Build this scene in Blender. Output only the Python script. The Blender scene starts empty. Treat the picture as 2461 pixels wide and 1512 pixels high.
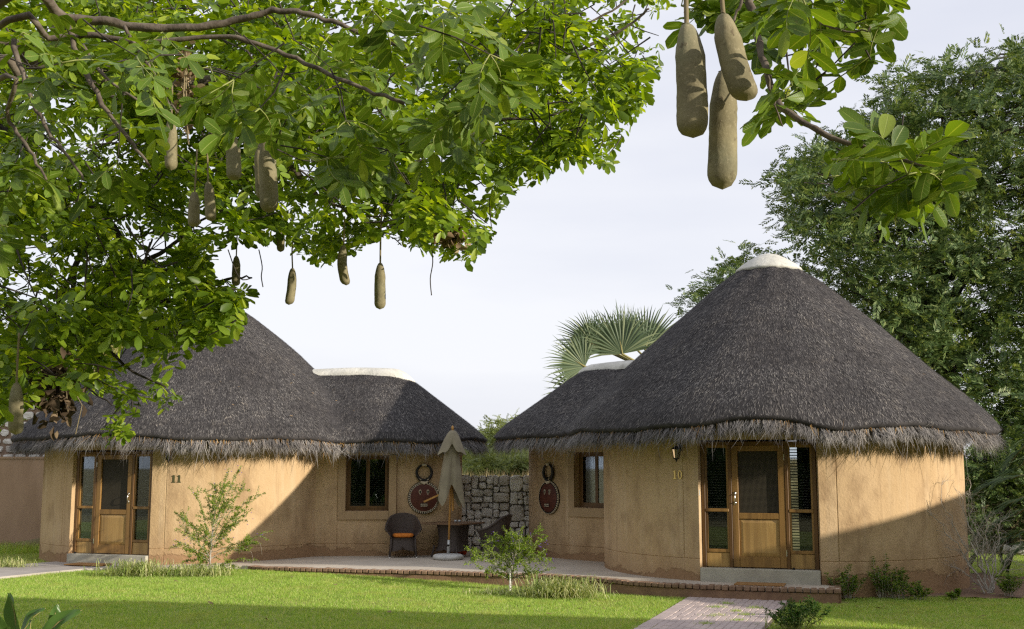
import bpy, math, random
import numpy as np
from mathutils import Vector, Matrix

# ------------------------------------------------------------------ camera, sky, sun, exposure
S = bpy.context.scene
COL = S.collection
random.seed(7)
RNG = np.random.default_rng(11)
F, CX, CY, HOR, EYE = 2750.0, 1230.5, 756.0, 1125.0, 2.12      # picture of 2461 x 1512 points
PITCH = math.atan((HOR - CY) / F)
CP, SP = math.cos(PITCH), math.sin(PITCH)
cam = bpy.data.cameras.new('camera')
cam.sensor_width = 36.0
cam.lens = 36.0 * F / 2461.0
cam.clip_start, cam.clip_end = 0.05, 6000
camo = bpy.data.objects.new('camera', cam)
COL.objects.link(camo)
camo.location = (0, 0, EYE)
camo.rotation_euler = (math.pi / 2 + PITCH, 0, 0)
S.camera = camo

SUN_EL = math.radians(14.5)
SUN_H = Vector((0.868, -0.497))                                  # horizontal direction towards the sun
world = bpy.data.worlds.new('World')
S.world = world
world.use_nodes = True
wn = world.node_tree
wn.nodes.clear()
w_out = wn.nodes.new('ShaderNodeOutputWorld')
w_bg = wn.nodes.new('ShaderNodeBackground')
w_sky = wn.nodes.new('ShaderNodeTexSky')
w_sky.sky_type = 'NISHITA'
w_sky.sun_disc = False
w_sky.sun_elevation = SUN_EL
w_sky.sun_rotation = math.atan2(SUN_H.x, SUN_H.y)
w_sky.air_density, w_sky.dust_density, w_sky.ozone_density = 1.0, 1.5, 1.0
w_tc = wn.nodes.new('ShaderNodeTexCoord')
w_map = wn.nodes.new('ShaderNodeMapping')
w_map.inputs['Scale'].default_value = (1.0, 1.0, 4.5)
w_noise = wn.nodes.new('ShaderNodeTexNoise')
w_noise.inputs['Scale'].default_value = 1.6
w_noise.inputs['Detail'].default_value = 5.0
w_noise.inputs['Roughness'].default_value = 0.48
w_ramp = wn.nodes.new('ShaderNodeValToRGB')
w_ramp.color_ramp.elements[0].position = 0.34
w_ramp.color_ramp.elements[0].color = (5.75, 5.95, 6.8, 1)
w_ramp.color_ramp.elements[1].position = 0.66
w_ramp.color_ramp.elements[1].color = (7.3, 7.35, 7.75, 1)
w_mix = wn.nodes.new('ShaderNodeMix')
w_mix.data_type = 'RGBA'
w_mix.inputs[0].default_value = 0.9                               # a thin veil of cloud over the whole sky
wn.links.new(w_tc.outputs['Generated'], w_map.inputs['Vector'])
wn.links.new(w_map.outputs['Vector'], w_noise.inputs['Vector'])
wn.links.new(w_noise.outputs['Fac'], w_ramp.inputs['Fac'])
wn.links.new(w_sky.outputs['Color'], w_mix.inputs[6])
wn.links.new(w_ramp.outputs['Color'], w_mix.inputs[7])
wn.links.new(w_mix.outputs[2], w_bg.inputs['Color'])
w_bg.inputs['Strength'].default_value = 0.1
wn.links.new(w_bg.outputs['Background'], w_out.inputs['Surface'])

sun = bpy.data.lights.new('sun', 'SUN')
sun.energy = 4.6
sun.angle = math.radians(0.53)
sun.color = (1.0, 0.91, 0.77)
suno = bpy.data.objects.new('sun', sun)
COL.objects.link(suno)
sd = Vector((SUN_H.x * math.cos(SUN_EL), SUN_H.y * math.cos(SUN_EL), math.sin(SUN_EL)))
suno.rotation_euler = (-sd).to_track_quat('-Z', 'Y').to_euler()
suno.location = (30, -20, 20)

vs = S.view_settings
vs.view_transform, vs.look, vs.exposure, vs.gamma = 'Standard', 'None', 0.45, 1.0
vs.use_curve_mapping = False
S.cycles.use_denoising = False
S.cycles.pixel_filter_type = 'BLACKMAN_HARRIS'
S.cycles.filter_width = 1.3
S.cycles.use_adaptive_sampling = False
S.cycles.max_bounces = 8
S.cycles.diffuse_bounces = 4
S.cycles.glossy_bounces = 3
S.cycles.transmission_bounces = 6
S.cycles.transparent_max_bounces = 12
S.cycles.caustics_reflective = False
S.cycles.caustics_refractive = False

# ------------------------------------------------------------------ helpers
def ray(x, y):
    r, u = (x - CX) / F, (CY - y) / F
    return Vector((r, CP - u * SP, SP + u * CP))
def at(x, y, Y):                       # the point seen at (x, y) that stands Y metres ahead
    d = ray(x, y); t = Y / d.y
    return Vector((d.x * t, Y, EYE + d.z * t))
def onz(x, y, z):                      # the point seen at (x, y) on the level z
    d = ray(x, y); t = (z - EYE) / d.z
    return Vector((d.x * t, d.y * t, z))
def sstep(a, b, x):
    t = min(1.0, max(0.0, (x - a) / (b - a))); return t * t * (3 - 2 * t)
def np_sstep(a, b, x):
    t = np.clip((x - a) / (b - a), 0, 1); return t * t * (3 - 2 * t)

def world_loc(o):
    p = Vector((0, 0, 0))
    while o is not None:
        p = p + o.location; o = o.parent
    return p
def tag(o, label=None, cat=None, group=None, kind=None):
    if label: o['label'] = label
    if cat: o['category'] = cat
    if group: o['group'] = group
    if kind: o['kind'] = kind
    return o
def thing(name, loc, label, cat, group=None, rz=0.0):
    o = bpy.data.objects.new(name, None)
    COL.objects.link(o)
    o.empty_display_size = 0.2
    o.location = loc
    o.rotation_euler = (0, 0, rz)
    return tag(o, label, cat, group)
def link(me, name, parent=None, mats=None, kind=None):
    o = bpy.data.objects.new(name, me)
    COL.objects.link(o)
    if parent is not None: o.parent = parent
    if mats is not None and len(me.materials) == 0:
        for m in (mats if isinstance(mats, (list, tuple)) else [mats]): me.materials.append(m)
    if kind: o['kind'] = kind
    return o
def mesh_np(name, V, Fa, smooth=False):
    V = np.ascontiguousarray(V, dtype=np.float32); Fa = np.ascontiguousarray(Fa, dtype=np.int32)
    me = bpy.data.meshes.new(name)
    k = Fa.shape[1]
    me.vertices.add(len(V)); me.vertices.foreach_set('co', V.ravel())
    me.loops.add(Fa.size); me.loops.foreach_set('vertex_index', Fa.ravel())
    me.polygons.add(len(Fa))
    me.polygons.foreach_set('loop_start', np.arange(0, Fa.size, k, dtype=np.int32))
    me.polygons.foreach_set('loop_total', np.full(len(Fa), k, dtype=np.int32))
    if smooth: me.polygons.foreach_set('use_smooth', np.ones(len(Fa), dtype=bool))
    me.update(calc_edges=True)
    return me
def instance(V, Fa, R, T):
    """copies of one little shape: R (m,3,3) rows = images of x,y,z axes; T (m,3)"""
    m, n = len(T), len(V)
    VV = np.einsum('nk,mkj->mnj', V, R) + T[:, None, :]
    FF = Fa[None, :, :] + (np.arange(m) * n)[:, None, None]
    return VV.reshape(-1, 3), FF.reshape(-1, Fa.shape[1])
def frames(d, up=None, roll=None):
    """rotation rows with y axis along d"""
    d = d / (np.linalg.norm(d, axis=1, keepdims=True) + 1e-9)
    if up is None: up = np.tile(np.array([[0, 0, 1.0]]), (len(d), 1))
    x = np.cross(d, up); nx = np.linalg.norm(x, axis=1, keepdims=True)
    bad = nx[:, 0] < 1e-4
    x[bad] = [1, 0, 0]; nx[bad] = 1
    x = x / nx; z = np.cross(x, d)
    if roll is not None:
        c, s = np.cos(roll)[:, None], np.sin(roll)[:, None]
        x, z = x * c + z * s, z * c - x * s
    return np.stack([x, d, z], axis=1)

class MB:
    def __init__(self): self.v, self.f, self.mi, self.m = [], [], [], 0
    def add(self, vs, fs):
        b = len(self.v)
        self.v += [tuple(p) for p in vs]
        self.f += [tuple(b + i for i in q) for q in fs]
        self.mi += [self.m] * len(fs)
        return self
    def box(self, c, s, M=None, bev=0.0):
        x, y, z = s[0] / 2, s[1] / 2, s[2] / 2
        if bev <= 0:
            vs = [Vector((i * x, j * y, k * z)) for k in (-1, 1) for j in (-1, 1) for i in (-1, 1)]
            fs = [(0, 2, 3, 1), (4, 5, 7, 6), (0, 1, 5, 4), (2, 6, 7, 3), (0, 4, 6, 2), (1, 3, 7, 5)]
        else:
            vs, fs = bevel_box(x, y, z, bev)
        c = Vector(c)
        vs = [(M @ p if M is not None else p) + c for p in vs]
        return self.add(vs, fs)
    def bar(self, a, b, w, h, up=(0, 0, 1), bev=0.0):
        a, b = Vector(a), Vector(b); d = b - a; L = d.length; d.normalize()
        up = Vector(up); x = d.cross(up)
        if x.length < 1e-4: x = Vector((1, 0, 0))
        x.normalize(); z = x.cross(d)
        M = Matrix((x, d, z)).transposed()
        return self.box((a + b) / 2, (w, L, h), M, bev)
    def tube(self, pts, rad, n=8, cap=True):
        pts = [Vector(p) for p in pts]
        if not isinstance(rad, (list, tuple)): rad = [rad] * len(pts)
        ref = None; vs = []
        for i, p in enumerate(pts):
            d = (pts[min(i + 1, len(pts) - 1)] - pts[max(i - 1, 0)])
            if d.length < 1e-7: d = Vector((0, 0, 1))
            d.normalize()
            if ref is None:
                ref = Vector((1, 0, 0)) if abs(d.x) < 0.8 else Vector((0, 1, 0))
            ref = ref - d * ref.dot(d)
            ref = ref.normalized() if ref.length > 1e-5 else d.orthogonal().normalized()
            q = d.cross(ref)
            for k in range(n):
                a = 2 * math.pi * k / n
                vs.append(p + (ref * math.cos(a) + q * math.sin(a)) * rad[i])
        fs = []
        for i in range(len(pts) - 1):
            for k in range(n):
                fs.append((i * n + k, i * n + (k + 1) % n, (i + 1) * n + (k + 1) % n, (i + 1) * n + k))
        if cap:
            fs.append(tuple(reversed(range(n)))); fs.append(tuple((len(pts) - 1) * n + k for k in range(n)))
        return self.add(vs, fs)
    def lathe(self, prof, n=24, c=(0, 0, 0), sx=1, sy=1):
        vs, fs = [], []
        for r, z in prof:
            for k in range(n):
                a = 2 * math.pi * k / n
                vs.append((c[0] + r * math.cos(a) * sx, c[1] + r * math.sin(a) * sy, c[2] + z))
        for i in range(len(prof) - 1):
            for k in range(n):
                fs.append((i * n + k, i * n + (k + 1) % n, (i + 1) * n + (k + 1) % n, (i + 1) * n + k))
        if prof[0][0] > 1e-4: fs.append(tuple(reversed(range(n))))
        if prof[-1][0] > 1e-4: fs.append(tuple((len(prof) - 1) * n + k for k in range(n)))
        return self.add(vs, fs)
    def prism(self, poly, z0, z1):
        n = len(poly)
        vs = [(p[0], p[1], z0 if not callable(z0) else z0(*p)) for p in poly] + [(p[0], p[1], z1 if not callable(z1) else z1(*p)) for p in poly]
        fs = [tuple(reversed(range(n))), tuple(range(n, 2 * n))]
        for i in range(n):
            j = (i + 1) % n
            fs.append((i, j, n + j, n + i))
        return self.add(vs, fs)
    def build(self, name, mats=None, parent=None, smooth=False, local=False, auto=None, kind=None):
        off = Vector((0, 0, 0)) if (parent is None or local) else world_loc(parent)
        me = bpy.data.meshes.new(name)
        me.from_pydata([(p[0] - off.x, p[1] - off.y, p[2] - off.z) for p in self.v], [], self.f)
        if smooth: me.polygons.foreach_set('use_smooth', [True] * len(me.polygons))
        if any(self.mi): me.polygons.foreach_set('material_index', self.mi)
        if auto is not None:
            me.polygons.foreach_set('use_smooth', [True] * len(me.polygons))
            try: me.set_sharp_from_angle(angle=math.radians(auto))
            except Exception: pass
        me.update()
        return link(me, name, parent, mats, kind)

def bevel_box(x, y, z, b):
    """box with its twelve edges chamfered (24 corner points)"""
    vs, idx = [], {}
    for sx in (-1, 1):
        for sy in (-1, 1):
            for sz in (-1, 1):
                for ax in range(3):
                    p = [sx * (x - b), sy * (y - b), sz * (z - b)]
                    p[ax] = (sx * x, sy * y, sz * z)[ax]
                    idx[(sx, sy, sz, ax)] = len(vs); vs.append(Vector(p))
    fs = []
    for ax in range(3):
        o1, o2 = [(1, 2), (2, 0), (0, 1)][ax]
        for s in (-1, 1):
            q = []
            for a, c in ((-1, -1), (1, -1), (1, 1), (-1, 1)):
                k = [0, 0, 0]; k[ax] = s; k[o1] = a; k[o2] = c
                q.append(idx[(k[0], k[1], k[2], ax)])
            fs.append(tuple(q) if s > 0 else tuple(reversed(q)))
    for ax in range(3):                                     # edges running along ax
        o1, o2 = [(1, 2), (2, 0), (0, 1)][ax]
        for s1 in (-1, 1):
            for s2 in (-1, 1):
                q = []
                for e, oa in ((-1, o1), (1, o1), (1, o2), (-1, o2)):
                    k = [0, 0, 0]; k[ax] = e; k[o1] = s1; k[o2] = s2
                    q.append(idx[(k[0], k[1], k[2], oa)])
                fs.append(tuple(q) if s1 * s2 < 0 else tuple(reversed(q)))
    for sx in (-1, 1):
        for sy in (-1, 1):
            for sz in (-1, 1):
                t = [idx[(sx, sy, sz, a)] for a in range(3)]
                fs.append(tuple(t) if sx * sy * sz > 0 else tuple(reversed(t)))
    return vs, fs

# ------------------------------------------------------------------ materials
def new_mat(name):
    m = bpy.data.materials.new(name); m.use_nodes = True
    t = m.node_tree; t.nodes.clear()
    return m, t
def N(t, typ, **kw):
    n = t.nodes.new(typ)
    for k, v in kw.items(): setattr(n, k, v)
    return n
def setin(n, **kw):
    for k, v in kw.items(): n.inputs[k.replace('_', ' ')].default_value = v
def c4(c): return (c[0], c[1], c[2], 1.0)
def pos(t, scale=(1, 1, 1), coord='pos'):
    if coord == 'pos': o = N(t, 'ShaderNodeNewGeometry').outputs['Position']
    else: o = N(t, 'ShaderNodeTexCoord').outputs['Object']
    mp = N(t, 'ShaderNodeMapping'); mp.inputs['Scale'].default_value = scale
    t.links.new(o, mp.inputs['Vector'])
    return mp.outputs['Vector']
def noise(t, vec, scale, detail=4.0, rough=0.55):
    n = N(t, 'ShaderNodeTexNoise'); setin(n, Scale=scale, Detail=detail, Roughness=rough)
    t.links.new(vec, n.inputs['Vector']); return n.outputs['Fac']
def ramp(t, fac, stops):
    r = N(t, 'ShaderNodeValToRGB'); e = r.color_ramp.elements
    while len(e) < len(stops): e.new(0.5)
    for q, (p, c) in zip(e, stops): q.position = p; q.color = c4(c) if not isinstance(c, (int, float)) else (c, c, c, 1)
    t.links.new(fac, r.inputs['Fac']); return r.outputs['Color']
def mixc(t, fac, a, b, blend='MIX'):
    m = N(t, 'ShaderNodeMix', data_type='RGBA', blend_type=blend)
    for s, i in ((fac, 0), (a, 6), (b, 7)):
        if isinstance(s, (int, float)): m.inputs[i].default_value = s
        elif isinstance(s, (tuple, list)): m.inputs[i].default_value = c4(s)
        else: t.links.new(s, m.inputs[i])
    return m.outputs[2]
def math_n(t, op, a, b=0.0):
    m = N(t, 'ShaderNodeMath', operation=op)
    for s, i in ((a, 0), (b, 1)):
        if isinstance(s, (int, float)): m.inputs[i].default_value = s
        else: t.links.new(s, m.inputs[i])
    return m.outputs[0]
def bump(t, h, strength=0.3, dist=0.02):
    b = N(t, 'ShaderNodeBump'); setin(b, Strength=strength, Distance=dist)
    t.links.new(h, b.inputs['Height']); return b.outputs['Normal']
def finish(t, col, rough=0.8, normal=None, metal=0.0, spec=0.3, trans=0.0, tcol=None, **kw):
    p = N(t, 'ShaderNodeBsdfPrincipled')
    if isinstance(col, (tuple, list)): p.inputs['Base Color'].default_value = c4(col)
    else: t.links.new(col, p.inputs['Base Color'])
    if isinstance(rough, (int, float)): p.inputs['Roughness'].default_value = rough
    else: t.links.new(rough, p.inputs['Roughness'])
    p.inputs['Metallic'].default_value = metal
    p.inputs['Specular IOR Level'].default_value = spec
    if normal is not None: t.links.new(normal, p.inputs['Normal'])
    out = N(t, 'ShaderNodeOutputMaterial'); sh = p.outputs[0]
    if trans > 0:
        tr = N(t, 'ShaderNodeBsdfTranslucent'); mx = N(t, 'ShaderNodeMixShader')
        mx.inputs[0].default_value = trans
        if isinstance(tcol, (tuple, list)): tr.inputs['Color'].default_value = c4(tcol)
        else: t.links.new(tcol if tcol is not None else col, tr.inputs['Color'])
        t.links.new(sh, mx.inputs[1]); t.links.new(tr.outputs[0], mx.inputs[2]); sh = mx.outputs[0]
    t.links.new(sh, out.inputs['Surface'])
def simple(name, c1, c2=None, scale=6, rough=0.8, bmp=0.0, bscale=60, metal=0.0, spec=0.3, stretch=(1, 1, 1), coord='pos', isl=None, trans=0.0, tcol=None, detail=4):
    """two-tone procedural; isl = list of ramp stops picked at random for each loose piece"""
    m, t = new_mat(name)
    v = pos(t, stretch, coord)
    if isl:
        g = N(t, 'ShaderNodeNewGeometry')
        col = ramp(t, g.outputs['Random Per Island'], isl)
        if c2 is not None: col = mixc(t, noise(t, v, scale, detail), col, c2, 'MULTIPLY')
    elif c2 is not None:
        col = mixc(t, ramp(t, noise(t, v, scale, detail), [(0.35, 0.0), (0.65, 1.0)]), c1, c2)
    else: col = c1
    nrm = bump(t, noise(t, v, bscale, 3), bmp, min(0.02, 0.25 / bscale)) if bmp else None
    tc = tcol
    if trans > 0 and tcol is not None and isl:
        tc = mixc(t, 1.0, col, tcol, 'MULTIPLY')
    finish(t, col, rough, nrm, metal, spec, trans, tc)
    return m

def plaster_mat():
    m, t = new_mat('plaster')
    p = pos(t)
    big = noise(t, p, 0.9, 5, 0.6)
    streak = noise(t, pos(t, (5, 5, 0.4)), 1.0, 5, 0.6)
    fine = noise(t, p, 26, 4, 0.6)
    spot = noise(t, pos(t, (1.6, 1.6, 1.0)), 1.15, 5, 0.6)
    run = noise(t, pos(t, (9, 9, 0.35)), 1.0, 4, 0.6)
    col = mixc(t, ramp(t, big, [(0.3, 0), (0.7, 1)]), (0.445, 0.306, 0.165), (0.525, 0.374, 0.220))
    col = mixc(t, math_n(t, 'MULTIPLY', ramp(t, streak, [(0.5, 0), (0.72, 1)]), 0.5), col, (0.56, 0.43, 0.28))
    col = mixc(t, math_n(t, 'MULTIPLY', ramp(t, spot, [(0.52, 0), (0.68, 1)]), 0.55), col, (0.23, 0.145, 0.08))
    col = mixc(t, math_n(t, 'MULTIPLY', ramp(t, run, [(0.56, 0), (0.72, 1)]), 0.35), col, (0.25, 0.16, 0.09))
    col = mixc(t, math_n(t, 'MULTIPLY', ramp(t, noise(t, p, 60, 3), [(0.62, 0), (0.70, 1)]), 0.3), col, (0.20, 0.125, 0.07))
    # worn skirting: bare red render shows in ragged flakes near the ground
    sep = N(t, 'ShaderNodeSeparateXYZ'); t.links.new(p, sep.inputs[0])
    ragged = math_n(t, 'ADD', math_n(t, 'MULTIPLY', noise(t, pos(t, (1, 1, 0.8)), 6.0, 6, 0.7), 0.5), math_n(t, 'MULTIPLY', noise(t, p, 0.8, 3), 0.9))
    h = math_n(t, 'ADD', sep.outputs['Z'], math_n(t, 'MULTIPLY', ragged, -0.75))
    worn = ramp(t, math_n(t, 'ADD', h, 0.5), [(0.30, 1.0), (0.325, 0.0)])
    splash = math_n(t, 'MULTIPLY', ramp(t, math_n(t, 'ADD', h, 0.5), [(0.25, 1.0), (0.75, 0.0)]), 0.45)
    wcol = mixc(t, noise(t, p, 14, 4), (0.26, 0.15, 0.078), (0.36, 0.235, 0.135))
    col = mixc(t, splash, col, (0.31, 0.185, 0.095))
    col = mixc(t, worn, col, wcol)
    hh = math_n(t, 'ADD', math_n(t, 'MULTIPLY', fine, 0.5), math_n(t, 'MULTIPLY', noise(t, p, 9, 3), 0.5))
    hh = math_n(t, 'SUBTRACT', hh, math_n(t, 'MULTIPLY', worn, 0.6))
    finish(t, col, 0.92, bump(t, hh, 0.6, 0.03), spec=0.15)
    return m
def thatch_mat(name, stops, rough=0.75):
    m, t = new_mat(name)
    g = N(t, 'ShaderNodeNewGeometry')
    col = ramp(t, g.outputs['Random Per Island'], stops)
    big = noise(t, pos(t), 0.75, 5, 0.6)
    col = mixc(t, ramp(t, big, [(0.40, 0.0), (0.62, 1.0)]), col, (0.56, 0.55, 0.56), 'MULTIPLY')
    strk = noise(t, pos(t, (3.2, 3.2, 0.5)), 1.0, 5, 0.6)
    col = mixc(t, ramp(t, strk, [(0.50, 0.0), (0.68, 0.9)]), col, (1.5, 1.44, 1.34), 'MULTIPLY')
    course = noise(t, pos(t, (0.25, 0.25, 6.0)), 1.0, 3, 0.5)
    col = mixc(t, ramp(t, course, [(0.5, 0.0), (0.66, 0.5)]), col, (0.62, 0.6, 0.6), 'MULTIPLY')
    finish(t, col, rough, spec=0.25)
    return m
def wood_mat(name, a, b, c, scale=(26, 26, 1.6), coord='pos', rough=0.45):
    m, t = new_mat(name)
    g1 = noise(t, pos(t, scale, coord), 1.0, 6, 0.62)
    g2 = noise(t, pos(t, tuple(s * 0.25 for s in scale), coord), 1.0, 4, 0.6)
    col = mixc(t, ramp(t, g1, [(0.3, 0), (0.7, 1)]), a, b)
    col = mixc(t, ramp(t, g2, [(0.5, 0), (0.75, 0.85)]), col, c)
    finish(t, col, rough, bump(t, g1, 0.12, 0.01), spec=0.4)
    return m
def glass_mat():
    m, t = new_mat('window_glass')
    gl = N(t, 'ShaderNodeBsdfGlossy'); setin(gl, Roughness=0.02); gl.inputs['Color'].default_value = (0.9, 0.95, 1, 1)
    tr = N(t, 'ShaderNodeBsdfTransparent'); tr.inputs['Color'].default_value = (0.80, 0.84, 0.84, 1)
    fr = N(t, 'ShaderNodeFresnel'); fr.inputs['IOR'].default_value = 1.55
    mx = N(t, 'ShaderNodeMixShader'); out = N(t, 'ShaderNodeOutputMaterial')
    t.links.new(math_n(t, 'ADD', fr.outputs[0], 0.005), mx.inputs[0]); t.links.new(tr.outputs[0], mx.inputs[1]); t.links.new(gl.outputs[0], mx.inputs[2])
    t.links.new(mx.outputs[0], out.inputs['Surface'])
    return m
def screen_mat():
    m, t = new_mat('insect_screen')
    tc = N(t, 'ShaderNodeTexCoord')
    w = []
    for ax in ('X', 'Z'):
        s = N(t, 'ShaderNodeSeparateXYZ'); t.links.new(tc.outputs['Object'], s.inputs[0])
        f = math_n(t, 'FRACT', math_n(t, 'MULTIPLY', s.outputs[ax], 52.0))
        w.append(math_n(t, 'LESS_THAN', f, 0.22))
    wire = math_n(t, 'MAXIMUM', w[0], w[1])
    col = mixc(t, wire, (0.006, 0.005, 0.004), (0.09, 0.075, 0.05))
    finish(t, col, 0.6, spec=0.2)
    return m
M = {}
M['plaster'] = plaster_mat()
M['plaster_band'] = simple('plaster_band', (0.42, 0.30, 0.175), (0.36, 0.25, 0.14), 3.0, 0.9, 0.25, 30, stretch=(1, 1, 0.4), spec=0.15)
M['garden_wall'] = simple('garden_wall_plaster', (0.44, 0.30, 0.205), (0.36, 0.24, 0.16), 2.2, 0.92, 0.3, 30, stretch=(1, 1, 0.3), spec=0.15)
M['thatch_core'] = simple('thatch_core', (0.040, 0.037, 0.038), (0.066, 0.061, 0.062), 7, 0.9, 0.8, 30, spec=0.1)
M['thatch'] = thatch_mat('thatch_straw', [(0.0, (0.019, 0.018, 0.018)), (0.35, (0.062, 0.058, 0.058)), (0.7, (0.155, 0.146, 0.143)), (0.94, (0.34, 0.32, 0.30)), (1.0, (0.48, 0.44, 0.38))])
M['fringe'] = thatch_mat('fringe_straw', [(0.0, (0.08, 0.074, 0.072)), (0.5, (0.215, 0.202, 0.195)), (0.9, (0.34, 0.318, 0.30)), (1.0, (0.46, 0.42, 0.36))])
M['binding'] = thatch_mat('binding_straw', [(0.0, (0.13, 0.07, 0.02)), (0.6, (0.34, 0.19, 0.06)), (1.0, (0.50, 0.32, 0.12))])
def ridge_mat():
    m, t = new_mat('ridge_cement'); p = pos(t)
    col = mixc(t, ramp(t, noise(t, p, 2.5, 6, .65), [(0.35, 0), (0.65, 1)]), (0.60, 0.585, 0.53), (0.44, 0.43, 0.385))
    col = mixc(t, ramp(t, noise(t, pos(t, (6, 6, 1.2)), 1.0, 5, .65), [(0.55, 0), (0.75, .7)]), col, (0.30, 0.285, 0.245))
    col = mixc(t, ramp(t, noise(t, p, 30, 3), [(0.62, 0), (0.7, .6)]), col, (0.22, 0.21, 0.18))
    finish(t, col, 0.88, bump(t, noise(t, p, 14, 5), 0.5, 0.03), spec=0.2)
    return m
M['ridge'] = ridge_mat()
M['wood'] = wood_mat('door_wood', (0.20, 0.105, 0.03), (0.33, 0.185, 0.055), (0.05, 0.024, 0.010))
M['wood_panel'] = wood_mat('panel_wood', (0.33, 0.19, 0.06), (0.47, 0.305, 0.11), (0.10, 0.048, 0.016), (34, 34, 1.8))
M['wood_dark'] = wood_mat('frame_wood', (0.10, 0.048, 0.015), (0.17, 0.087, 0.026), (0.035, 0.017, 0.008))
M['teak'] = wood_mat('umbrella_wood', (0.42, 0.21, 0.05), (0.50, 0.28, 0.08), (0.30, 0.14, 0.035), (40, 40, 2))
M['tabletop'] = wood_mat('table_wood', (0.13, 0.07, 0.035), (0.20, 0.12, 0.065), (0.06, 0.035, 0.02), (2, 25, 25))
M['glass'] = glass_mat()
M['screen'] = screen_mat()
M['blind'] = simple('blind_slat', (0.26, 0.22, 0.165), (0.20, 0.17, 0.13), 8, 0.6)
M['inside'] = simple('room_darkness', (0.02, 0.017, 0.015), (0.035, 0.028, 0.022), 2, 0.9)
M['concrete'] = simple('patio_concrete', (0.54, 0.475, 0.39), (0.44, 0.385, 0.315), 1.3, 0.9, 0.12, 70, detail=6)
M['step'] = simple('step_concrete', (0.43, 0.405, 0.33), (0.35, 0.33, 0.27), 4, 0.85, 0.15, 60, detail=6)
M['plinth'] = simple('plinth_render', (0.20, 0.12, 0.075), (0.27, 0.165, 0.10), 5, 0.95, 0.6, 25)
M['brick'] = simple('edge_brick', (0.27, 0.175, 0.115), (0.20, 0.125, 0.08), 9, 0.95, 0.7, 55, detail=5)
M['paver'] = simple('path_paver', (0.50, 0.41, 0.385), (0.40, 0.33, 0.31), 3.0, 0.92, 0.4, 60, detail=6)
M['joint'] = simple('joint_sand', (0.16, 0.12, 0.09), (0.22, 0.17, 0.13), 12, 0.95, 0.4, 60)
M['path'] = simple('path_concrete', (0.42, 0.38, 0.345), (0.33, 0.30, 0.27), 1.6, 0.92, 0.2, 50, detail=6)
M['soil'] = simple('bare_soil', (0.16, 0.10, 0.065), (0.23, 0.15, 0.10), 1.8, 0.95, 0.8, 14, detail=6)
M['turf'] = simple('turf', (0.20, 0.25, 0.05), (0.28, 0.28, 0.09), 2.2, 0.95, 0.6, 40, detail=6)
M['bank'] = simple('dry_bank', (0.15, 0.125, 0.06), (0.27, 0.235, 0.12), 0.8, 0.95, 0.8, 6, detail=6)
M['stone'] = simple('limestone', (0.80, 0.77, 0.70), (0.56, 0.53, 0.47), 4.5, 0.95, 0.9, 22, detail=7)
M['stone_b'] = simple('limestone_brown', (0.64, 0.595, 0.52), (0.44, 0.40, 0.34), 4.0, 0.95, 0.9, 22, detail=7)
M['gap'] = simple('wall_gap', (0.15, 0.13, 0.11), (0.22, 0.195, 0.165), 10, 0.95, 0.6, 30)
M['mortar'] = simple('wall_mortar', (0.22, 0.15, 0.105), (0.28, 0.20, 0.14), 6, 0.95, 0.6, 30)
M['steel'] = simple('bright_steel', (0.75, 0.73, 0.68), None, rough=0.25, metal=1.0)
M['brass'] = simple('brass', (0.62, 0.45, 0.16), (0.5, 0.35, 0.12), 20, 0.35, metal=0.9)
M['bronze'] = simple('old_bronze', (0.075, 0.085, 0.04), (0.11, 0.11, 0.05), 20, 0.5, metal=0.5)
M['black'] = simple('black_paint', (0.012, 0.011, 0.010), None, rough=0.4)
M['grey_plastic'] = simple('grey_plastic', (0.42, 0.44, 0.43), None, rough=0.5)
M['coir'] = simple('coir_mat', (0.36, 0.20, 0.075), (0.27, 0.14, 0.05), 40, 1.0, 0.8, 180)
M['wicker'] = None
M['cushion'] = simple('orange_cushion', (0.62, 0.20, 0.028), (0.52, 0.16, 0.024), 20, 0.9, 0.3, 200)
M['canvas'] = simple('umbrella_canvas', (0.265, 0.23, 0.16), (0.215, 0.186, 0.128), 4, 0.92, 0.15, 220)
M['base_cement'] = simple('umbrella_base', (0.56, 0.56, 0.53), (0.45, 0.45, 0.43), 9, 0.85, 0.3, 60)
M['galv'] = simple('galvanised', (0.52, 0.53, 0.52), (0.42, 0.43, 0.42), 18, 0.45, metal=0.6)
M['mask_red'] = simple('mask_red', (0.105, 0.030, 0.018), (0.075, 0.022, 0.014), 9, 0.55, 0.2, 60)
M['mask_black'] = simple('mask_black', (0.014, 0.012, 0.011), (0.022, 0.018, 0.015), 12, 0.45, 0.2, 50)
M['bone'] = simple('bone_paint', (0.58, 0.50, 0.37), (0.46, 0.38, 0.27), 20, 0.7)
M['white_pvc'] = simple('white_pipe', (0.72, 0.71, 0.68), (0.6, 0.58, 0.54), 12, 0.5)
M['red_pot'] = simple('red_plastic', (0.55, 0.07, 0.02), None, rough=0.5)
def wicker_mat():
    m, t = new_mat('wicker')
    tc = N(t, 'ShaderNodeTexCoord')
    s = N(t, 'ShaderNodeSeparateXYZ'); t.links.new(tc.outputs['Object'], s.inputs[0])
    a = math_n(t, 'SINE', math_n(t, 'MULTIPLY', math_n(t, 'ADD', s.outputs['X'], s.outputs['Y']), 330.0))
    b = math_n(t, 'SINE', math_n(t, 'MULTIPLY', s.outputs['Z'], 420.0))
    h = math_n(t, 'MULTIPLY', a, b)
    col = mixc(t, math_n(t, 'ADD', math_n(t, 'MULTIPLY', h, 0.5), 0.5), (0.035, 0.026, 0.022), (0.10, 0.075, 0.062))
    finish(t, col, 0.55, bump(t, h, 0.5, 0.005), spec=0.4)
    return m
M['wicker'] = wicker_mat()

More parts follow.
